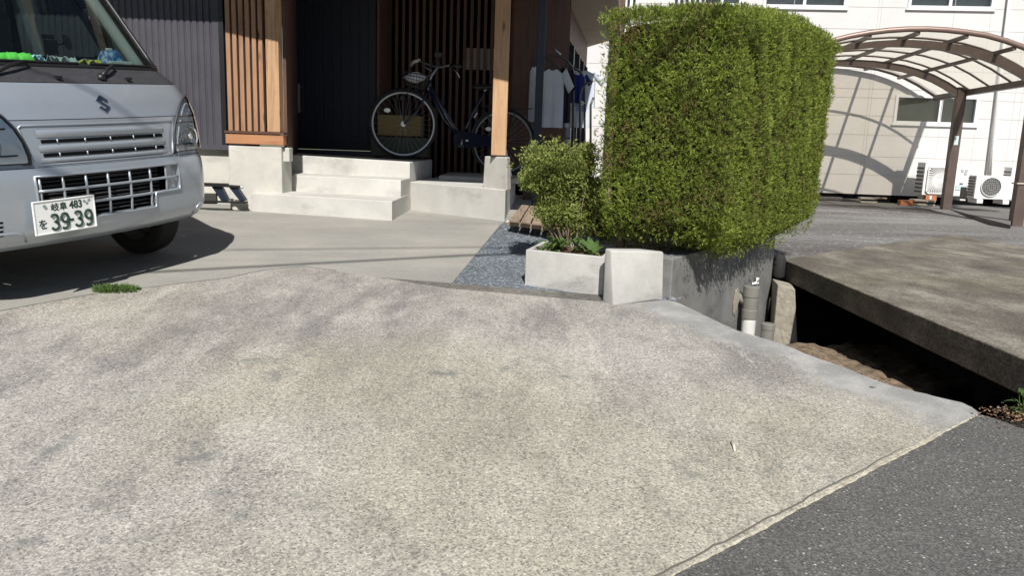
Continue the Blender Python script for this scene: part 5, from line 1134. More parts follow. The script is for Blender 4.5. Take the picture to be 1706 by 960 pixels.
# panel joints (surface lines): vertical and horizontal
mb = MB()
def vj(px0, py0, px1, py1): a = W(px0, py0, 0.0015); b = W(px1, py1, 0.0015); mb.add([a-wdv*0.006, a+wdv*0.006, b+wdv*0.006, b-wdv*0.006], [(0, 1, 2, 3)])
for s_ in (sc(1466, 40), sc(1437, 250), sc(1560, 250), sc(1690, 250), sc(1320, 40), sc(1620, 250), sc(1706, 60), sc(1760, 60)):
    wslab(s_-0.004, s_+0.004, zbot, ZT, 0.001, 0.0025, mb)
for py in (12, 49, 82, 113, 145, 160, 190, 222, 258, 289): 
    z_ = zc(1500, py+ (0 if py < 100 else 4)); 
    for a_, b_ in ((S0, S1),):
        segs = [(S0, S1)]
        for w_ in win:
            if w_[2]-0.03 < z_ < w_[3]+0.03: segs = [q_ for sg in segs for q_ in ((sg[0], min(sg[1], w_[0]-0.03)), (max(sg[0], w_[1]+0.03), sg[1])) if q_[1]-q_[0] > 0.1]
        for q_ in segs: wslab(q_[0], q_[1], z_-0.003, z_+0.003, 0.003, 0.0045, mb)
jo = sub(mb, 'panel_joints', M['joint'], NB, wl_)
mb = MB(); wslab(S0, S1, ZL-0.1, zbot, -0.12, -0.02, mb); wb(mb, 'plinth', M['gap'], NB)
mb = MB(); wslab(S0, S1, -0.1, ZT, -5.0, -4.9, mb); wslab(S0, S0+0.1, -0.1, ZT, -4.9, -0.15, mb); wslab(S0, S1, ZT, ZT+0.15, -5.0, 0.15, mb); wb(mb, 'rear_shell', M['bwall'], NB)
def pipe(a, b, r, m_): mb = MB(); mb.tube([a, b], r, 10); return wb(mb, 'downpipe', m_, NB, smooth=True)
pipe(W(1684, -40, 0.06), W(1642.5, 296, 0.06), 0.03, M['white']); 
mb = MB(); mb.tube([W(1656, 228, 0.03), W(1649, 296, 0.03)], 0.012, 8); wb(mb, 'conduit', M['white'], NB, smooth=True)
mb = MB(); k0 = sc(1125, 8); 
for k in range(9): wslab(k0+0.1*k, k0+0.1*k+0.04, zc(1140, 12), zc(1140, 12)+1.0, 0.02, 0.06, mb)
wb(mb, 'window_louvre', M['steel_dark'], NB)
mb = MB(); wslab(sc(1022, 10), sc(1041, 10), 0.2, ZT, 0.05, 0.25, mb); wb(mb, 'brown_corner_pilaster', M['dark_wood'], NB)
# ================================================================== CARPORT
pF = at_z(1690, 372, -0.10); pF = Vector((at_y(1694, 370, 11.2).x, 11.2, -0.12)); pBk = Vector((at_y(1577, 345, 13.6).x, 13.6, ZL))
CP = wroot('carport', 'bronze framed arched carport with polycarbonate roof beside the white building', 'carport', tuple(pF))
e_ = (pBk-pF); e_.z = 0; Lb = e_.length; e_.normalize(); cdir = Vector((-e_.y, e_.x, 0)); cdir = cdir if cdir.x < 0 else -cdir
TZ = [(-0.15, 1.90), (0, 1.99), (0.25, 2.14), (0.5, 2.26), (0.75, 2.345), (1.0, 2.41), (1.25, 2.445), (1.5, 2.47), (1.75, 2.48), (2.0, 2.475), (2.25, 2.455), (2.5, 2.42), (2.75, 2.37), (3.0, 2.30), (3.25, 2.21), (3.5, 2.10), (3.7, 2.0)]
def cz(t_): return float(np.interp(t_, [a for a, b in TZ], [b for a, b in TZ]))
def cp(s_, t_, dz=0.0): p = pF+e_*s_+cdir*t_; return Vector((p.x, p.y, cz(t_)+dz+0.02))
SB, SE = -0.55, Lb+1.32
for p_, sv in ((pF, 0.0), (pBk, Lb)):
    tp = cp(sv, 0.0); mb = MB(); pw = 0.13; 
    pts = [p_+e_*a+cdir*b for a, b in ((-pw/2, -0.06), (pw/2, -0.06), (pw/2, 0.09), (-pw/2, 0.09))]
    mb.prism([tuple(q_[:2]) for q_ in pts], p_.z-0.1, tp.z+0.02); po = wb(mb, 'post', M['brownalu'], CP, bevel=0.008)
    # arched arm: a deep box section
    mb = MB(); ts = [t_ for t_, _ in TZ if t_ >= -0.01]; vs = []
    for t_ in ts:
        dep_ = 0.16-0.09*min(1, t_/3.7); 
        for a, b in ((-0.045, -0.02), (0.045, -0.02), (0.045, -dep_), (-0.045, -dep_)): q_ = cp(sv, t_, b-0.03); vs.append(q_+e_*a)
    n_ = len(ts); mb.add(vs, [(i*4+j, i*4+(j+1) % 4, (i+1)*4+(j+1) % 4, (i+1)*4+j) for i in range(n_-1) for j in range(4)]+[(0, 1, 2, 3), tuple(range(4*n_-4, 4*n_))]); wb(mb, 'arched_arm', M['brownalu'], CP, auto=30)
# sticker on the back post
a = at_y(1591, 234, 13.45); b = at_y(1585, 234, 13.45)
mb = MB(); pw = 0.13; cc = pBk-e_*(pw/2+0.002); sx_ = 0.06; zt_s = at_y(1588, 226, 13.5).z; zb_s = at_y(1588, 241, 13.5).z
mb.box((0, 0, 0), (0.001, 0.001, 0.001)) if False else None
q1 = cc+cdir*0.05; q2 = cc-cdir*0.02; mb.add([(q1.x, q1.y, zb_s), (q2.x, q2.y, zb_s), (q2.x, q2.y, zt_s), (q1.x, q1.y, zt_s)], [(0, 1, 2, 3)]); wb(mb, 'sticker', M['label'], CP, solid=0.001)
# front post band of cord
mb = MB(); c0 = Vector((pF.x, pF.y, at_y(1700, 306, 11.1).z)); mb.tube([c0+e_*a*0.075+cdir*b for a, b in ((-1, -0.075), (1, -0.075), (1, 0.105), (-1, 0.105))], 0.012, 6, closed=True); wb(mb, 'cord', mat('pale_cord', (0.5, 0.45, 0.35), 0.9), CP)
# eaves beams (gutter side), front edge tube, thin arched ribs, purlins
mb = MB(); mb.bar(cp(SB, -0.08, -0.02), cp(SE, -0.08, -0.02), 0.09, 0.10); wb(mb, 'gutter', M['brownalu'], CP, bevel=0.01)
mb = MB(); mb.bar(cp(SB, 3.68, 0), cp(SE, 3.68, 0), 0.07, 0.08); wb(mb, 'eaves_beam', M['brownalu'], CP, bevel=0.01)
tt_ = [t_ for t_, _ in TZ]
for sv in (SB, SE):
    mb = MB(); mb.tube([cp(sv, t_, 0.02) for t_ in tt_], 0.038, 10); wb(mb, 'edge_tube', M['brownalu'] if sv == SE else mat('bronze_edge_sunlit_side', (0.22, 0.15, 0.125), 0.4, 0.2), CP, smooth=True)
nrib = 6
ribs = [SB+(SE-SB)*k/nrib for k in range(1, nrib)]
for sv in ribs:
    mb = MB(); mb.tube([cp(sv, t_, 0.012) for t_ in tt_], 0.019, 6); wb(mb, 'arched_rib', M['brownalu'], CP)
for t_ in (0.62, 1.24, 1.86, 2.48, 3.1):
    mb = MB(); mb.bar(cp(SB, t_, -0.03), cp(SE, t_, -0.03), 0.045, 0.05); wb(mb, 'purlin', M['brownalu'], CP)
edges_s = [SB]+ribs+[SE]
for k in range(nrib):
    mb = MB(); sa, sb = edges_s[k]+0.012, edges_s[k+1]-0.012; vs = []
    for t_ in tt_: vs += [cp(sa, t_, 0.02), cp(sb, t_, 0.02)]
    mb.add(vs, [(2*i, 2*i+1, 2*i+3, 2*i+2) for i in range(len(tt_)-1)]); wb(mb, 'roof_panel', M['poly'], CP, smooth=True)
# ================================================================== AIR CONDITIONERS
def grill_spokes(c, ex, ey, en, rad, n_, mb, r_=0.004):
    for k in range(n_):
        a = 2*math.pi*k/n_; pts = []
        for j in range(5):
            rr_ = rad*(0.22+0.78*j/4); aa = a+0.55*j/4; pts.append(c+ex*math.cos(aa)*rr_+ey*math.sin(aa)*rr_)
        mb.tube(pts, r_, 4)
def ac(label, px0, px1, pyt, pyb, y, style, depth=0.32, turn=-5):
    a = at_y(px0, pyt, y); b = at_y(px1, pyb, y); wv = Vector((math.cos(R(turn)), math.sin(R(turn)), 0)); nv = Vector((wv.y, -wv.x, 0)); W_ = (b.x-a.x)/math.cos(R(turn)); H_ = a.z-b.z; o = Vector((a.x, y, b.z))
    r_ = wroot('air_conditioner', label, 'air conditioner', (a.x+W_/2, y, b.z), 'outdoor air conditioning units by the white building')
    rot = Matrix(((wv.x, -nv.x, 0, 0), (wv.y, -nv.y, 0, 0), (0, 0, 1, 0), (0, 0, 0, 1)))
    T = lambda u_, v_, z_: o+wv*u_-nv*v_+Vector((0, 0, z_))
    mb = MB(); c = T(W_/2, depth/2, H_/2+0.04); mb.box((0, 0, 0), (W_, depth, H_), 0, Matrix.Translation(c) @ rot); wb(mb, 'casing', M['white'], r_, bevel=0.012)
    for u_ in (0.15*W_, 0.82*W_):
        mb = MB(); mb.box((0, 0, 0), (0.10, depth+0.06, 0.07), 0, Matrix.Translation(T(u_, depth/2, 0.0)) @ rot); wb(mb, 'foot', M['white'], r_, bevel=0.008)
    if style == 'round':
        cc = T(W_*0.40, -0.012, H_*0.53+0.04); ey = Vector((0, 0, 1)); rad = H_*0.40
        mt = Matrix.Translation(cc) @ nv.to_track_quat('Z', 'Y').to_matrix().to_4x4()
        mb = MB(); mb.lathe([(0, -0.004), (rad, -0.004)], 32, mt); fw = wb(mb, 'fan_opening', mat('fan_shadow_grey', (0.10, 0.10, 0.10), 0.8), r_)
        mb = MB(); mb.lathe([(rad*0.96, 0.0), (rad*0.97, 0.012), (rad*1.03, 0.012), (rad*1.05, 0.0)], 32, mt)
        sub(mb, 'fan_ring', M['white'], r_, fw, smooth=True)
        mb = MB()
        for k in range(-4, 5):
            h_ = rad*k/5; l_ = math.sqrt(max(0, rad*rad-h_*h_)); mb.tube([cc+wv*h_-ey*l_+nv*.008, cc+wv*h_+ey*l_+nv*.008], 0.0035, 4); mb.tube([cc-wv*l_+ey*h_+nv*.011, cc+wv*l_+ey*h_+nv*.011], 0.0025, 4)
        for rr_ in (0.35, 0.68): mb.tube([cc+wv*rad*rr_*math.cos(a)+ey*rad*rr_*math.sin(a)+nv*.008 for a in lin(0, 2*math.pi, 24)[:-1]], 0.003, 4, closed=True)
        sub(mb, 'fan_guard', mat('grey_wire', (0.35, 0.35, 0.34), 0.5), r_, fw)
    else:
        cc = T(W_*0.34, -0.012, H_*0.46+0.04); ey = Vector((0, 0, 1)); hw_ = W_*0.26; hh = H_*0.40
        mb = MB(); mb.box((0, 0, 0), (2*hw_, 0.02, 2*hh), 0, Matrix.Translation(cc+nv*(-0.006)) @ rot); fw = wb(mb, 'fan_opening', mat('fan_shadow_pale', (0.26, 0.26, 0.25), 0.8), r_)
        mb = MB()
        for k in range(40):
            a = 2*math.pi*k/40; pts = []
            for j in range(6):
                f_ = 0.2+0.8*j/5; aa = a+0.7*j/5; m_ = max(abs(math.cos(aa)), abs(math.sin(aa))); ex_ = f_/(1 if j < 4 else (1-(j-3)/2*(1-m_))) ; pts.append(cc+wv*math.cos(aa)*hw_*min(ex_, 0.98/m_)+ey*math.sin(aa)*hh*min(ex_, 0.98/m_)+nv*.012)
            mb.tube(pts, 0.009, 4)
        loop_ = [cc+wv*a*hw_+ey*b*hh+nv*.012 for a, b in ((-1, -0.85), (-0.85, -1), (0.85, -1), (1, -0.85), (1, 0.85), (0.85, 1), (-0.85, 1), (-1, 0.85))]; mb.tube(loop_, 0.012, 6, closed=True)
        mb.lathe([(0, 0.014), (0.075, 0.012), (0.085, 0.0)], 20, Matrix.Translation(cc+nv*.004) @ nv.to_track_quat('Z', 'Y').to_matrix().to_4x4())
        sub(mb, 'fan_guard', M['white'], r_, fw)
        mb = MB(); mb.box((0, 0, 0), (W_*0.28, 0.012, H_*0.16), 0, Matrix.Translation(T(W_*0.80, -0.006, H_*0.34)) @ rot); wb(mb, 'rating_label', mat('pale_blue_label', (0.50, 0.62, 0.64), 0.5), r_)
        mb = MB(); mb.box((0, 0, 0), (0.06, 0.014, 0.018), 0, Matrix.Translation(T(W_*0.76, -0.006, H_*0.46)) @ rot); wb(mb, 'handle_recess', M['black'], r_)
        for u_, z_ in ((0.75, 0.86), (0.83, 0.86), (0.82, 0.78)):
            mb = MB(); mb.box((0, 0, 0), (0.045, 0.012, 0.05), 0, Matrix.Translation(T(W_*u_, -0.006, H_*z_)) @ rot); wb(mb, 'warning_sticker', mat('grey_sticker', (0.45, 0.46, 0.46), 0.6), r_)
    # finned side
    mb = MB()
    sgu = -0.006
    for k in range(7): mb.box((0, 0, 0), (0.012, depth*0.9, H_*0.055), 0, Matrix.Translation(T(-0.006, depth/2, 0.10+H_*0.12*k)) @ rot)
    wb(mb, 'side_fins', mat('fin_grey', (0.12, 0.12, 0.12), 0.6), r_)
    return r_
ac('large white outdoor air conditioner half hidden behind the rear carport post', 1541, 1612, 274, 331, 14.45, 'square', 0.36, -8)
ac('small white outdoor air conditioner with round grey fan guard', 1627, 1681, 296, 337, 13.2, 'round', 0.30, -8)
ac('dark sided outdoor unit peeking out behind the front carport post', 1686, 1740, 282, 334, 14.3, 'round', 0.34, -12)
# fins seen at the left of the units
def blk(name, label, cat, px0, px1, pyt, pyb, y, dep_, m_, group=None, bev=0.01, zb=None):
    a = at_y(px0, pyt, y); b = at_y(px1, pyb, y); o = wroot(name, label, cat, ((a.x+b.x)/2, y, b.z), group); mb = MB(); mb.box(((a.x+b.x)/2, y+dep_/2, (a.z+b.z)/2), (b.x-a.x, dep_, a.z-b.z)); wb(mb, name+'_body', m_, o, bevel=bev); return o
blk('meter_box', 'grey box between the two white air conditioners', 'box', 1611, 1626, 312, 333, 13.75, 0.2, mat('box_grey', (0.20, 0.19, 0.18), 0.7))
flat('concrete_pad', [tuple(at_z(px, py, -0.045)[:2]) for px, py in ((1583, 340.5), (1684, 341.5), (1684, 375), (1640, 364), (1578, 347))], -0.045, mat('base_grey', (0.13, 0.125, 0.12), 0.9), 0.1)
blk('brick', 'orange brick lying left of the rear carport post', 'brick', 1501, 1524, 333.5, 343, 13.5, 0.12, M['brick'], bev=0.006)
blk('brick', 'dark red brick wedged under the large air conditioner', 'brick', 1543, 1560, 325, 335, 14.4, 0.1, M['brick'], bev=0.006)
sl_m = mat('grey_concrete_paver', (0.30, 0.27, 0.23), 0.9, 0, (0.42, 0.39, 0.34), 20)
for k, (a, b, c, d, lb) in enumerate(((1524, 1542, 332, 336.5, 'upper pale paver on the stack right of the orange brick'), (1524, 1543, 339, 343, 'lower pale paver of the stack right of the orange brick'), (1543, 1559, 334, 338, 'upper paver of the stack touching the rear carport post'), (1543, 1558, 340, 344, 'lower paver of the stack touching the rear carport post'))):
    blk('paver', lb, 'paver', a, b, c, d, 13.45, 0.2, sl_m, 'pavers stacked by the carport post', 0.012)
for k, (a, b, c, d, lb, mm) in enumerate(((1368, 1404, 328, 334, 'dark perforated block nearest the hedge along the wall', 'found'), (1404, 1434, 331, 337, 'dark grey block beside the perforated block by the wall', 'steel_dark'), (1434, 1463, 328.5, 333, 'upper pale wooden bar near the wall foot', 'pallet_wood'), (1434, 1462, 335, 339, 'lower pale wooden bar near the wall foot', 'pallet_wood'), (1463, 1478, 329, 332, 'short yellowish bar at the end of the row by the wall', 'ochre'))):
    m_ = mat('dark_block', (0.13, 0.12, 0.11), 0.9) if mm == 'steel_dark' else (sl_m if mm != 'ochre' else M['pallet_wood']); blk('wall_foot_block', lb, 'block', a, b, c, d, 13.7, 0.12, m_, 'blocks and bars lying along the building foot', 0.008)
# low retaining panel at the right under the small unit

# ================================================================== VEGETATION
def leaf_mesh(name, C, D, U, L, Wd, material, parent_root, fold=0.25):
    """many leaf-sized blades: C base points, D directions, U side vectors, L lengths, Wd widths (numpy)"""
    n = len(C); S_ = np.cross(D, U); S_ /= np.maximum(np.linalg.norm(S_, axis=1, keepdims=True), 1e-6)
    N_ = np.cross(S_, D)
    L = L[:, None]; Wd = Wd[:, None]
    p0 = C; p1 = C+D*L*0.45+S_*Wd*0.5+N_*Wd*fold; p2 = C+D*L; p3 = C+D*L*0.45-S_*Wd*0.5+N_*Wd*fold
    V_ = np.stack([p0, p1, p2, p3], 1).reshape(-1, 3).astype(np.float32)
    me = bpy.data.meshes.new(name); me.vertices.add(4*n); me.vertices.foreach_set('co', V_.ravel())
    me.loops.add(4*n); me.loops.foreach_set('vertex_index', np.arange(4*n, dtype=np.int32)); me.polygons.add(n)
    me.polygons.foreach_set('loop_start', np.arange(0, 4*n, 4, dtype=np.int32)); me.polygons.foreach_set('loop_total', np.full(n, 4, dtype=np.int32))
    me.update(calc_edges=True); me.materials.append(material); o = bpy.data.objects.new(name, me); COL.objects.link(o)
    me.transform(parent_root.matrix_world.inverted()); o.parent = parent_root; return o
def unit(a): return a/np.maximum(np.linalg.norm(a, axis=1, keepdims=True), 1e-9)
# ---- hedge body: footprint grid from the left end to the far end
hA = np.array([1.03, 4.01]); hB = np.array([2.43, 6.2]); hdir = (hB-hA)/np.linalg.norm(hB-hA); hL = np.linalg.norm(hB-hA); hn = np.array([hdir[1], -hdir[0]])
TH = 0.72
def htop(t_): return np.interp(t_, [0, 0.14, 0.32, 0.55, 0.82, 1.0], [1.435, 1.51, 1.585, 1.64, 1.655, 1.59])
def hbot(t_, u_=1.0): return np.interp(t_, [0, 0.12, 0.3, 0.5, 0.75, 1.0], [0.27, 0.20, 0.165, 0.165, 0.19, 0.24])
def pnoise(P, f, seed):
    r_ = np.random.default_rng(seed); out = np.zeros(len(P))
    for k in range(10):
        v = r_.normal(size=3); v /= np.linalg.norm(v); fr = f*r_.uniform(0.6, 1.6); out += np.sin(P @ v*fr+r_.uniform(0, 6.28))
    return out/math.sqrt(10)
def hsurf(t_, a_, d_):
    """t_ along 0..1, a_ around the section -1..1 (front face 0), returns base point & outward normal; superellipse section"""
    ang = a_
    zc_ = (htop(t_)+hbot(t_))/2; zh = (htop(t_)-hbot(t_))/2
    ex = 0.22
    cx = np.sign(np.cos(ang))*np.abs(np.cos(ang))**ex; cz_ = np.sign(np.sin(ang))*np.abs(np.sin(ang))**ex
    return cx, cz_, zc_, zh
def hedge_points(n, seed):
    r_ = np.random.default_rng(seed)
    # sample faces: front, top, left end, far end, bottom, back
    P = []; N = []
    def face(k, fn):
        u_ = r_.uniform(0, 1, k); v_ = r_.uniform(0, 1, k); p, nn = fn(u_, v_); P.append(p); N.append(nn)
    A3 = lambda t_, off, z_: np.stack([hA[0]+hdir[0]*t_*hL-hn[0]*off, hA[1]+hdir[1]*t_*hL-hn[1]*off, z_], 1)
    lean = lambda zz, t_: 0.05*np.clip((zz-hbot(t_))/1.5, 0, 1)   # front face leans out over the wall
    rnd = 0.10
    def front(u_, v_):
        z_ = hbot(u_)+(htop(u_)-hbot(u_))*v_; ed = np.clip((0.10-v_)/0.10, 0, 1)**2*0.16+np.clip((v_-0.94)/0.06, 0, 1)**2*0.06+np.clip((0.12-u_)/0.12, 0, 1)**2*0.10+np.clip((u_-0.93)/0.07, 0, 1)**2*0.14
        p = A3(u_, -lean(z_, u_)+ed, z_); n_ = np.tile([hn[0], hn[1], 0.05], (len(u_), 1)); n_[:, 2] += np.clip((v_-0.94)/0.06, 0, 1)*0.8-np.clip((0.08-v_)/0.08, 0, 1)*0.9
        n_[:, 0] += hdir[0]*(np.clip((u_-0.93)/0.07, 0, 1)-np.clip((0.05-u_)/0.05, 0, 1)); n_[:, 1] += hdir[1]*(np.clip((u_-0.93)/0.07, 0, 1)-np.clip((0.05-u_)/0.05, 0, 1)); return p, n_
    def back(u_, v_): z_ = hbot(u_)+(htop(u_)+0.07-hbot(u_))*v_; return A3(u_, np.full_like(u_, TH), z_), np.tile([-hn[0], -hn[1], 0], (len(u_), 1))
    def top(u_, v_): z_ = htop(u_)+0.07*v_-0.04*(np.abs(v_-0.5)*2)**4; return A3(u_, -0.08+v_*(TH+0.08), z_), np.tile([0, 0, 1.0], (len(u_), 1))
    def bot(u_, v_): return A3(u_, v_*TH, hbot(u_)+0.04*np.sin(u_*20)), np.tile([0, 0, -1.0], (len(u_), 1))
    def lend(u_, v_): z_ = hbot(0)+0.06*(1-u_)+(htop(0)+0.07*u_-hbot(0))*v_; ed = np.clip((0.12-v_)/0.12, 0, 1)**2*0.12+(np.clip((u_-0.9)/0.1, 0, 1)**2)*0.05; p = A3(np.zeros_like(u_), u_*TH-0.06, z_); p[:, :2] += hdir*((ed+np.clip((0.4-u_)/0.4, 0, 1)**2*0.10)[:, None]-0.03); return p, np.tile([-hdir[0], -hdir[1], 0.05], (len(u_), 1))
    def fend(u_, v_): z_ = hbot(1)+(htop(1)+0.07*u_-hbot(1))*v_; p = A3(np.ones_like(u_), u_*TH-0.0, z_); p[:, :2] -= hdir*(np.clip((0.12-v_)/0.12, 0, 1)**2*0.12)[:, None]; return p, np.tile([hdir[0], hdir[1], 0.0], (len(u_), 1))
    for fr, fn in ((0.50, front), (0.12, top), (0.05, bot), (0.19, lend), (0.06, fend), (0.08, back)): face(int(n*fr), fn)
    return np.concatenate(P), unit(np.concatenate(N).astype(float))
hroot = wroot('hedge', 'tall square clipped cypress hedge overhanging the grey retaining wall', 'hedge', (hA[0], hA[1], 0.1))
def hdisp(P): return 0.005*pnoise(P, 5, 11)+0.010*pnoise(P, 26, 12)+0.008*pnoise(P, 75, 14)+0.009*pnoise(P*np.array([1, 1, 0.45]), 45, 15)
P, N = hedge_points(66000, 5)
dd_ = hdisp(P); depth = rng.uniform(0, 1, len(P))**1.5*0.065
P = P+N*(dd_-depth)[:, None]
# sprays: each a fan of slim scale-leaf blades
nb_ = 7
base = np.repeat(P, nb_, 0); NN = np.repeat(N, nb_, 0)
up = np.tile([0, 0, 1.0], (len(base), 1))
main = unit(N*0.45+rng.normal(size=N.shape)*0.45+np.array([0, 0, 0.55])); main = np.repeat(main, nb_, 0)
fan = rng.normal(size=base.shape); side = unit(np.cross(main, np.repeat(unit(rng.normal(size=N.shape)), nb_, 0)))
spread = np.tile(np.linspace(-0.9, 0.9, nb_), len(P)) + rng.normal(size=len(base))*0.15
D = unit(main+side*spread[:, None]*0.85+fan*0.14)
Lh = rng.uniform(0.009, 0.024, len(base)); Wh = rng.uniform(0.0022, 0.0046, len(base))
base = base+main*np.abs(rng.normal(size=(len(base), 1)))*0.008
leaf_mesh('foliage', base, D, np.repeat(N, nb_, 0)+rng.normal(size=base.shape)*0.55, Lh, Wh, M['hedge'], hroot)
# inner mass of twigs
mb = MB()
def inn_(t0, t1, o0, o1, z0_, z1_):
    pass
vs = []; nT, nA = 40, 36
for i in range(nT+1):
    t_ = 0.022+0.955*i/nT
    for k in range(nA):
        a = 2*math.pi*k/nA; cx = math.copysign(abs(math.cos(a))**0.3, math.cos(a)); cz_ = math.copysign(abs(math.sin(a))**0.3, math.sin(a))
        zc_ = (htop(t_)+hbot(t_))/2; zh = (htop(t_)-hbot(t_))/2-0.065; off = TH/2-0.04-cx*(TH/2-0.06)
        z_ = zc_+cz_*zh; z_ += 0.07*max(0, off/TH)*(cz_ > 0)*cz_; off -= 0.04*max(0, (z_-hbot(t_))/1.5)*(cx > 0)
        if z_ < hbot(t_)+0.25 and cx > 0: off += 0.10*(1-(z_-hbot(t_))/0.25)
        vs.append((hA[0]+hdir[0]*t_*hL-hn[0]*off, hA[1]+hdir[1]*t_*hL-hn[1]*off, z_))
Pv = np.array(vs); dv_ = 0.8*hdisp(Pv); cen_ = np.array([hA[0]+hdir[0]*hL/2-hn[0]*TH/2, hA[1]+hdir[1]*hL/2-hn[1]*TH/2, 1.0])
vs = [tuple(p) for p in Pv]
mb.add(vs, [(i*nA+k, i*nA+(k+1) % nA, (i+1)*nA+(k+1) % nA, (i+1)*nA+k) for i in range(nT) for k in range(nA)]+[tuple(range(nA)), tuple(nT*nA+k for k in range(nA))])
wb(mb, 'inner_twigs', M['core'], hroot, smooth=True)
for t_, off in ((0.02, 0.36), (0.30, 0.38), (0.55, 0.36), (0.80, 0.36)):
    x, y = hA[0]+hdir[0]*t_*hL-hn[0]*off, hA[1]+hdir[1]*t_*hL-hn[1]*off
    if t_ == 0.02: q_ = at_y(1033, 395, 4.55); x, y = q_.x, 4.55
    mb = MB(); mb.tube([(x, y, -0.05), (x+0.008, y, 0.15), (x-0.01, y+0.01, 0.40), (x+0.02, y+0.06, 0.7)], [0.032, 0.028, 0.026, 0.018], 9); wb(mb, 'trunk', M['bark'], hroot, smooth=True)
# soil bed under the hedge
mb = MB(); q_ = [(0.55, 4.15), (0.88, 4.16), (1.98, 5.98), (2.9, 7.1), (2.3, 7.4), (0.45, 4.75)]; mb.prism([tuple((Vector(WA)-wn*0.13)), tuple((Vector(WB)-wn*0.13)), (1.5, 6.6), (0.3, 4.9), (0.5, 4.35)], -0.05, 0.12)
tag(mb.build('planting_bed', M['soil']), 'dry soil bed behind the retaining wall', kind='structure')
# ---- small-leaved shrub
def crown(n, c, r3, seed, flat_=1.0, hollow=0.5):
    r_ = np.random.default_rng(seed); d = unit(r_.normal(size=(n, 3))); rad = r_.uniform(hollow, 1, n)**0.6; P = d*rad[:, None]
    P *= (1+0.16*pnoise(d, 4.5, seed+1))[:, None]; return P*np.array(r3)+np.array(c), d
sc0 = at_y(921, 309, 4.72); sr = wroot('shrub', 'loose small leaved green shrub rising beside the hedge end', 'shrub', (sc0.x, 4.72, 0.05))
wpx = 4.72/F
parts_ = [((915, 296), (46, 40), 1500), ((955, 365), (34, 34), 900), ((905, 275), (32, 28), 900), ((945, 290), (36, 40), 1300), ((965, 340), (28, 50), 1300), ((885, 300), (20, 20), 450), ((930, 350), (40, 36), 1700), ((1000, 370), (30, 34), 1100), ((984, 330), (22, 48), 1300), ((975, 270), (22, 36), 700)]
PP = []; DD = []
for k, ((px, py), (rx, rz), n_) in enumerate(parts_):
    q_ = at_y(px, py, 4.72+0.04*math.sin(k*2.1)+(0.12 if px > 960 else 0)); p, d = crown(int(n_*0.8), q_, (rx*wpx*0.92, 0.15, rz*wpx*0.92), 40+k, hollow=0.15); PP.append(p); DD.append(d)
rs_ = random.Random(77)
for k in range(70):   # loose shoots that break the outline
    px = rs_.gauss(918, 34); py = 300-math.sqrt(max(0, 1-((px-918)/72)**2))*rs_.uniform(20, 52); q_ = at_y(px, py, 4.72+rs_.uniform(-0.12, 0.12)); dr_ = Vector((rs_.uniform(-0.5, 0.5)+(px-918)/90, rs_.uniform(-0.5, 0.3), 1)).normalized()
    pts = np.array([tuple(q_+dr_*0.011*m_) for m_ in range(rs_.randint(4, 8))]); PP.append(pts); DD.append(np.tile(list(dr_), (len(pts), 1)))
PP = np.concatenate(PP); DD = np.concatenate(DD)
nb_ = 4; base = np.repeat(PP, nb_, 0)+rng.normal(size=(len(PP)*nb_, 3))*0.012; D = unit(np.repeat(DD, nb_, 0)*0.4+rng.normal(size=base.shape)*0.7+np.array([0, 0, 0.45]))
leaf_mesh('foliage', base, D, rng.normal(size=base.shape), rng.uniform(0.014, 0.028, len(base)), rng.uniform(0.007, 0.012, len(base)), M['shrub'], sr)
root_ = at_y(985, 415, 4.70); rt_ = Vector((root_.x-0.12, 4.62, 0.02)); rr = random.Random(9)
for k in range(9):
    px = rr.uniform(885, 985); py = rr.uniform(262, 330); tip = at_y(px, py, 4.72+rr.uniform(-0.05, 0.08)); mid = rt_.lerp(tip, 0.5)+Vector((rr.uniform(-.03, .03), 0, -0.03))
    mb = MB(); mb.tube([rt_+Vector((rr.uniform(-.04, .04), 0, 0)), mid, tip], [0.007, 0.005, 0.002], 6); wb(mb, 'stem', M['bark'], sr, smooth=True)
for k in range(22):  # shoots above the crown
    pass
# ---- broad-leaved plant in the planter
def blade(mb, base_, az_, el_, L_, W_, curl=0.5, nseg=7):
    d = Vector((math.cos(az_), math.sin(az_), 0)); s_ = Vector((-d.y, d.x, 0)); pts = []
    for i in range(nseg+1):
        t_ = i/nseg; e = el_-curl*t_*t_; 
        p = base_+d*(L_*t_*math.cos(e))+Vector((0, 0, L_*t_*math.sin(e))); wd_ = W_*0.5*math.sin(math.pi*min(1, 0.08+t_*0.92)**0.75)
        if t_ < 0.2: wd_ = W_*0.08+wd_*t_
        n_ = Vector((-d.x*math.sin(e), -d.y*math.sin(e), math.cos(e))); pts += [p-s_*wd_+n_*wd_*0.25, p, p+s_*wd_+n_*wd_*0.25]
    mb.add(pts, [(i*3+j, i*3+j+1, i*3+j+4, i*3+j+3) for i in range(nseg) for j in range(2)])
bp0 = at_y(985, 412, 4.42); o = wroot('broadleaf_plant', 'broad glossy leaved plant at the back of the concrete planter', 'plant', (bp0.x, 4.42, PLz-0.05))
rr = random.Random(12)
for (az_, el_, L_, W_) in ((100, 76, 0.13, 0.055), (60, 68, 0.12, 0.05), (130, 65, 0.15, 0.06), (250, 40, 0.12, 0.05), (170, 50, 0.14, 0.05), (20, 45, 0.13, 0.05), (300, 30, 0.11, 0.045), (200, 62, 0.13, 0.05)):
    mb = MB(); blade(mb, Vector((bp0.x+rr.uniform(-.02, .02), 4.40+rr.uniform(-.02, .02), PLz-0.04)), R(az_), R(el_), L_, W_, 0.4); wb(mb, 'leaf', M['broad'], o, smooth=True)
bp1 = at_y(938, 412, 4.45); o = wroot('leafy_herb', 'bushy bright green herb at the left of the concrete planter', 'plant', (bp1.x, 4.45, PLz-0.05))
mb = MB(); 
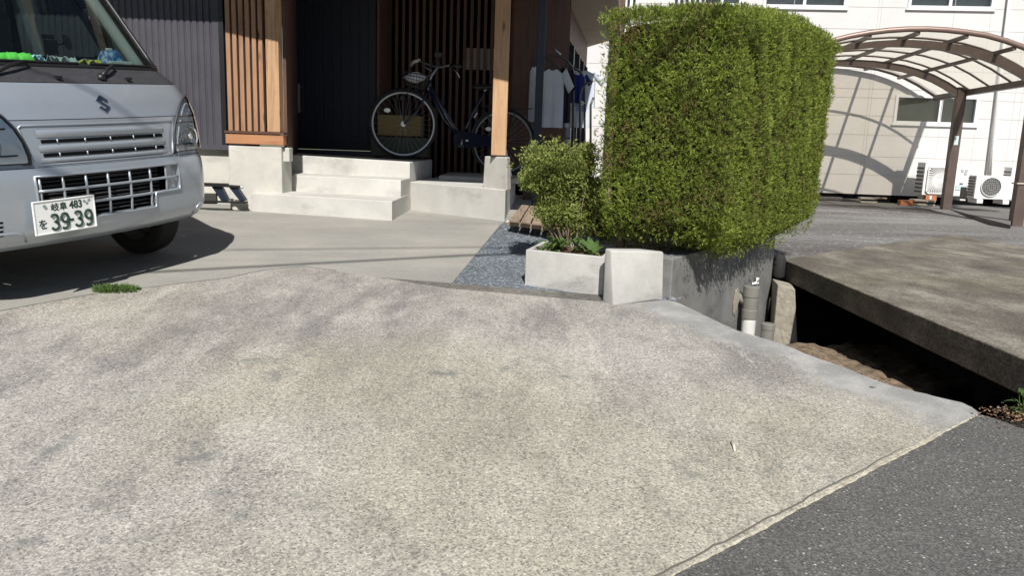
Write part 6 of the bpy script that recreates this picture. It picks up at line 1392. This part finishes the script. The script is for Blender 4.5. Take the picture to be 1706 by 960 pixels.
for k in range(90):
    c_ = Vector((bp1.x+rr.uniform(-.11, .09), 4.45+rr.uniform(-.07, .09), PLz-0.03+rr.uniform(0, 0.07))); blade(mb, c_, rr.uniform(0, 6.28), R(rr.uniform(5, 65)), rr.uniform(0.04, 0.075), rr.uniform(0.022, 0.038), 0.6, 4)
wb(mb, 'leaves', M['broad'], o, smooth=True)
a = at_z(920, 416, PLz-0.02); o = wroot('timber_plank', 'short brown plank lying in the concrete planter', 'plank', tuple(a)); mb = MB(); a = at_z(918, 414, PLz-0.015); b = at_z(985, 418, PLz-0.015); mb.bar(a, b, 0.05, 0.025); wb(mb, 'plank_body', M['dark_wood'], o, bevel=0.003)
# ---- wooden duckboard beside the porch
q4 = [at_z(848, 366, GMAX+0.07), at_z(965, 380, GMAX+0.07), at_z(965, 346, GMAX+0.07), at_z(868, 341, GMAX+0.07)]
o = wroot('duckboard', 'weathered wooden duckboard lying beside the porch platform', 'duckboard', (q4[0].x, q4[0].y, GMAX))
eu = (q4[1]-q4[0]); ev = (q4[3]-q4[0]); 
nsl = 6
for k in range(nsl):
    u0, u1 = k/nsl+0.012, (k+1)/nsl-0.012; c_ = [q4[0]+eu*u0, q4[0]+eu*u1, q4[0]+eu*u1+ev, q4[0]+eu*u0+ev]
    mb = MB(); mb.hexa([p-Vector((0, 0, 0.018)) for p in c_], c_); wb(mb, 'board', M['pallet_wood'], o, bevel=0.003)
for v_ in (0.06, 0.5, 0.94):
    mb = MB(); mb.bar(q4[0]+ev*v_-Vector((0, 0, 0.036)), q4[1]+ev*v_-Vector((0, 0, 0.036)), 0.035, 0.034); wb(mb, 'bearer', M['pallet_wood'], o)
    
for nm, (px, py), n_ in (('pebbles', (905, 374), 70),):
    o = tag(bpy.data.objects.new('x', None)) if False else None
    mb = MB(); rr = random.Random(3)
    for k in range(90):
        p = at_z(845+rr.uniform(0, 95), 371+rr.uniform(-1, 8)*0.9+0.06*0, GMAX+0.002); p = at_z(845+(k/90)*100, 370.5+(k/90)*8+rr.uniform(-2.0, 3.5), GMAX+0.002); s_ = rr.uniform(0.006, 0.014)
        mb.lathe([(0, s_*0.7), (s_*0.7, s_*0.5), (s_, 0)], 6, Matrix.Translation(p))
    o = mb.build('pebbles', mat('cream_pebbles', (0.45, 0.38, 0.28), 0.85, 0, (0.62, 0.55, 0.45), 30), smooth=True); tag(o, 'cream pebbles along the front of the wooden duckboard', 'pebbles', kind='stuff')
# ---- grass tufts
def tuft(name, label, c, rx, ry, n_, Lr, seed, m_='broad', cat='weed', spread=0.7, hw_=0.005):
    r_ = np.random.default_rng(seed); a = r_.uniform(0, 6.28, n_); r0 = np.sqrt(r_.uniform(0, 1, n_)); P = np.stack([c[0]+np.cos(a)*r0*rx, c[1]+np.sin(a)*r0*ry, np.full(n_, c[2])], 1)
    P[:, 2] = [zg(y) if m_ != 'dry' else c[2] for y in P[:, 1]]; P[:, 2] += 0.001
    D = unit(np.stack([np.cos(a)*spread*r0, np.sin(a)*spread*r0, np.ones(n_)*0.55], 1)+r_.normal(size=(n_, 3))*0.25); D[:, 2] = np.abs(D[:, 2])
    o = wroot(name, label, cat, tuple(c)); leaf_mesh('blades', P, D, r_.normal(size=(n_, 3)), r_.uniform(Lr*0.5, Lr, n_), r_.uniform(hw_*0.7, hw_, n_), M['broad' if m_ != 'dry' else 'dryleaf'], o); return o
gp = at_g(194, 484); tuft('weed_tuft', 'low green weed tuft growing from the concrete joint below the van', gp, 0.105, 0.055, 620, 0.040, 3, hw_=0.007)
gp = at_g(1700, 700); gp = Vector((at_g(1702, 694).x, at_g(1702, 694).y, at_g(1702, 694).z))
o = wroot('sapling_weed', 'small upright weed among dry leaves by the ditch at the right edge', 'weed', tuple(gp)); mb = MB(); rr = random.Random(8)
for k in range(26):
    h_ = rr.uniform(0.0, 0.09); blade(mb, gp+Vector((rr.uniform(-.03, .05), rr.uniform(-.02, .03), h_)), rr.uniform(0, 6.28), R(rr.uniform(0, 60)), rr.uniform(0.025, 0.05), rr.uniform(0.009, 0.014), 0.5, 4)
for k in range(4): mb.tube([gp+Vector((0.01*k, 0, -0.01)), gp+Vector((0.015*k-0.02, 0.01, 0.10))], 0.0015, 4)
wb(mb, 'leaves', M['broad'], o, smooth=True)
# ---- dry leaves: at the road corner and in the ditch
def litter(label, pts_fn, n_, seed, s_=(0.010, 0.022)):
    r_ = np.random.default_rng(seed); P = np.array([pts_fn(r_) for _ in range(n_)]); a = r_.uniform(0, 6.28, n_); D = np.stack([np.cos(a), np.sin(a), r_.uniform(-0.1, 0.5, n_)], 1)
    rt = wroot('leaf_litter', label, 'leaf litter', tuple(P[0])); rt.matrix_world = Matrix.Identity(4)
    o = leaf_mesh('leaf_litter', P, unit(D), np.tile([0.2, 0.1, 1.0], (n_, 1))+r_.normal(size=(n_, 3))*0.3, r_.uniform(s_[0], s_[1], n_), r_.uniform(s_[0]*0.6, s_[1]*0.6, n_), M['dryleaf'], rt)
    o.parent = None; bpy.data.objects.remove(rt); o.name = 'leaf_litter'; tag(o, label, 'leaf litter', kind='stuff'); return o
c1 = at_g(1728, 698)
litter('reddish dry leaves gathered at the road edge beside the ditch', lambda r_: (c1.x+r_.normal()*0.075, c1.y+r_.normal()*0.045, zg(c1.y)+abs(r_.normal())*0.010), 700, 6, (0.008, 0.02))
litter('brown dry leaves on the soil in the ditch below the wall', lambda r_: (lambda p: (p[0]+r_.normal()*0.03, p[1]+r_.normal()*0.03, p[2]+r_.uniform(0.004, .02)))(litter_pts[r_.integers(len(litter_pts))]), 1500, 7, (0.007, 0.020))
# ================================================================== DRAIN PIPES AT THE WALL
pz = at_y(1250, 545, 0)if False else None
y_p = 5.0
# stand the pipe just in front of the wall face
pw = WA+wd*((1262-1110)/1.0*0.0)
def wall_pt(px, off):   # point over the wall line seen at column px, off metres towards the ditch
    k = (px-853)/F; a_ = WA+wn*off; t_ = (k*a_.y-a_.x)/(wd.x-k*wd.y); 
    return a_+wd*t_
wp = wall_pt(1258, 0.085); Y = wp.y
zz_ = lambda py: at_y(1258, py, Y).z
rad = (at_y(1274.5, 500, Y).x-at_y(1248, 500, Y).x)/2
o = wroot('drain_pipe', 'grey capped drain pipe with elbow on a white lower pipe at the wall', 'drain pipe', (wp.x, wp.y, -0.4))
def cyl(x, y, z0_, z1_, r_, name, m_, lip=0.0, root=o):
    mb = MB(); mb.lathe([(0, z0_), (r_, z0_), (r_, z1_-0.004), (r_-0.004, z1_), (0, z1_)], 28, Matrix.Translation((x, y, 0))); return wb(mb, name, m_, root, auto=40)
zt1 = zz_(477); zt2 = zz_(494); zt3 = zz_(515.5); zt4 = zz_(530)
cyl(wp.x, wp.y, zt2, zt1, rad*1.0, 'cap', M['pvc']); cyl(wp.x, wp.y, zt3-0.002, zt2+0.002, rad*0.93, 'upper_pipe', M['pvc']); cyl(wp.x, wp.y, zt4, zt3, rad*0.99, 'collar', M['pvc']); cyl(wp.x, wp.y, -0.7, zt4+0.002, rad*0.86, 'lower_pipe', M['pvcw'])
mb = MB(); e0 = Vector((wp.x, wp.y, (zt2+zt3)/2-0.004)); we = wall_pt(1233, -0.02); ew = Vector((we.x, we.y, e0.z+0.02)); mb.tube([e0+Vector((0, 0, -0.01)), e0.lerp(ew, 0.35)+Vector((0, 0, 0.004)), e0.lerp(ew, 0.7)+Vector((0, 0, 0.012)), ew], [rad*0.66]*4, 16); wb(mb, 'elbow', M['pvc'], o, smooth=True)
mb = MB(); c_ = Vector((wp.x, wp.y, zt1)); mb.tube([c_, c_+Vector((0.0, 0, 0.02))], 0.005, 6); mb.tube([c_+Vector((0.0, 0, 0.016)), c_+Vector((0.03, 0.0, 0.024)), c_+Vector((0.05, 0, 0.05))], 0.005, 6); wb(mb, 'cap_handle', M['alu'], o)
mb = MB(); q_ = wall_pt(1266, 0.02); zq = at_y(1266, 468, q_.y).z; mb.box((q_.x, q_.y, zq), (0.022, 0.02, 0.045)); wb(mb, 'valve_tag', M['white'], o, bevel=0.003)
wq = wall_pt(1276, 0.16); z1_ = at_y(1280, 540, wq.y).z; q2 = at_y(1280, 540, wq.y)
o2 = wroot('pipe_cap', 'low grey round pipe cap at the foot of the drain pipe', 'pipe cap', (q2.x, wq.y, -0.4)); cyl(q2.x, wq.y, -0.6, q2.z, rad*0.80, 'pipe', M['pvc'], root=o2); cyl(q2.x, wq.y, q2.z-0.035, q2.z+0.003, rad*0.86, 'cap_rim', M['pvc'], root=o2)
# mortar patch where the elbow leaves the wall
mb = MB(); we2 = wall_pt(1233, 0.004); rr = random.Random(6); pts_ = []
zc0 = at_y(1232, 500, we2.y).z
for k in range(14):
    a = 2*math.pi*k/14; r0 = rr.uniform(0.8, 1.25); pts_.append((Vector((we2.x, we2.y, zc0))+Vector((wd.x, wd.y, 0))*math.cos(a)*0.055*r0+Vector((0, 0, 1))*(math.sin(a)*0.10*r0-0.005)))
cc = Vector((we2.x+wn.x*0.022, we2.y+wn.y*0.022, zc0)); mb.add([tuple(cc)]+[tuple(p) for p in pts_], [(0, k+1, (k+1) % 14+1) for k in range(14)]); 
rwr = [x for x in bpy.data.objects if x.name == 'retaining_wall'][0]; wb(mb, 'mortar_patch', M['mortar'], rwr, smooth=True)
# small crumpled foil by the block
gp = at_g(1113, 502); fw_ = wall_pt(1116, 0.05); o = wroot('crumpled_foil', 'crumpled silvery foil wedged between the end block and the driveway edge', 'foil', (gp.x+0.02, gp.y+0.02, gp.z)); mb = MB(); rr = random.Random(1)
mb.grid(lambda i, j: (gp.x+0.01+0.012*i+rr.uniform(-.004, .004), gp.y-0.01+0.012*j+rr.uniform(-.004, .004), gp.z+0.004+rr.uniform(0, .022)), 6, 4); wb(mb, 'foil_sheet', mat('silver_foil', (0.6, 0.63, 0.66), 0.25, 0.8), o)
# pale twig on the drive
a = at_g(1218, 737, 0.003); b = at_g(1224, 752, 0.003); o = wroot('twig', 'short pale twig lying on the driveway', 'twig', tuple(a)); mb = MB(); mb.tube([a, a.lerp(b, 0.5)+Vector((0.003, 0, 0.002)), b], [0.003, 0.0045, 0.003], 6); wb(mb, 'twig_body', mat('pale_twig', (0.65, 0.60, 0.50), 0.8), o, smooth=True)
a = at_g(1448, 645, 0.003); b = at_g(1455, 648, 0.003); o = wroot('dead_leaf', 'single dark dead leaf lying near the ditch edge of the driveway', 'leaf', tuple(a)); mb = MB(); blade(mb, a, R(-20), R(12), 0.03, 0.010, 0.3, 5); wb(mb, 'leaf_blade', mat('dead_leaf_brown', (0.10, 0.075, 0.05), 0.8), o, smooth=True)
# dark rubber piece wedged between wall end and slab
a = at_y(1296, 437, 6.0); o = wroot('rubber_block', 'dark rubber lump wedged between the wall end and the slab corner', 'rubber block', tuple(a)); mb = MB(); mb.lathe([(0, 0.07), (0.035, 0.062), (0.05, 0.03), (0.05, -0.10), (0.035, -0.13), (0, -0.13)], 14, Matrix.Translation((a.x, 5.97, a.z))); wb(mb, 'lump', M['rubber'], o, smooth=True)
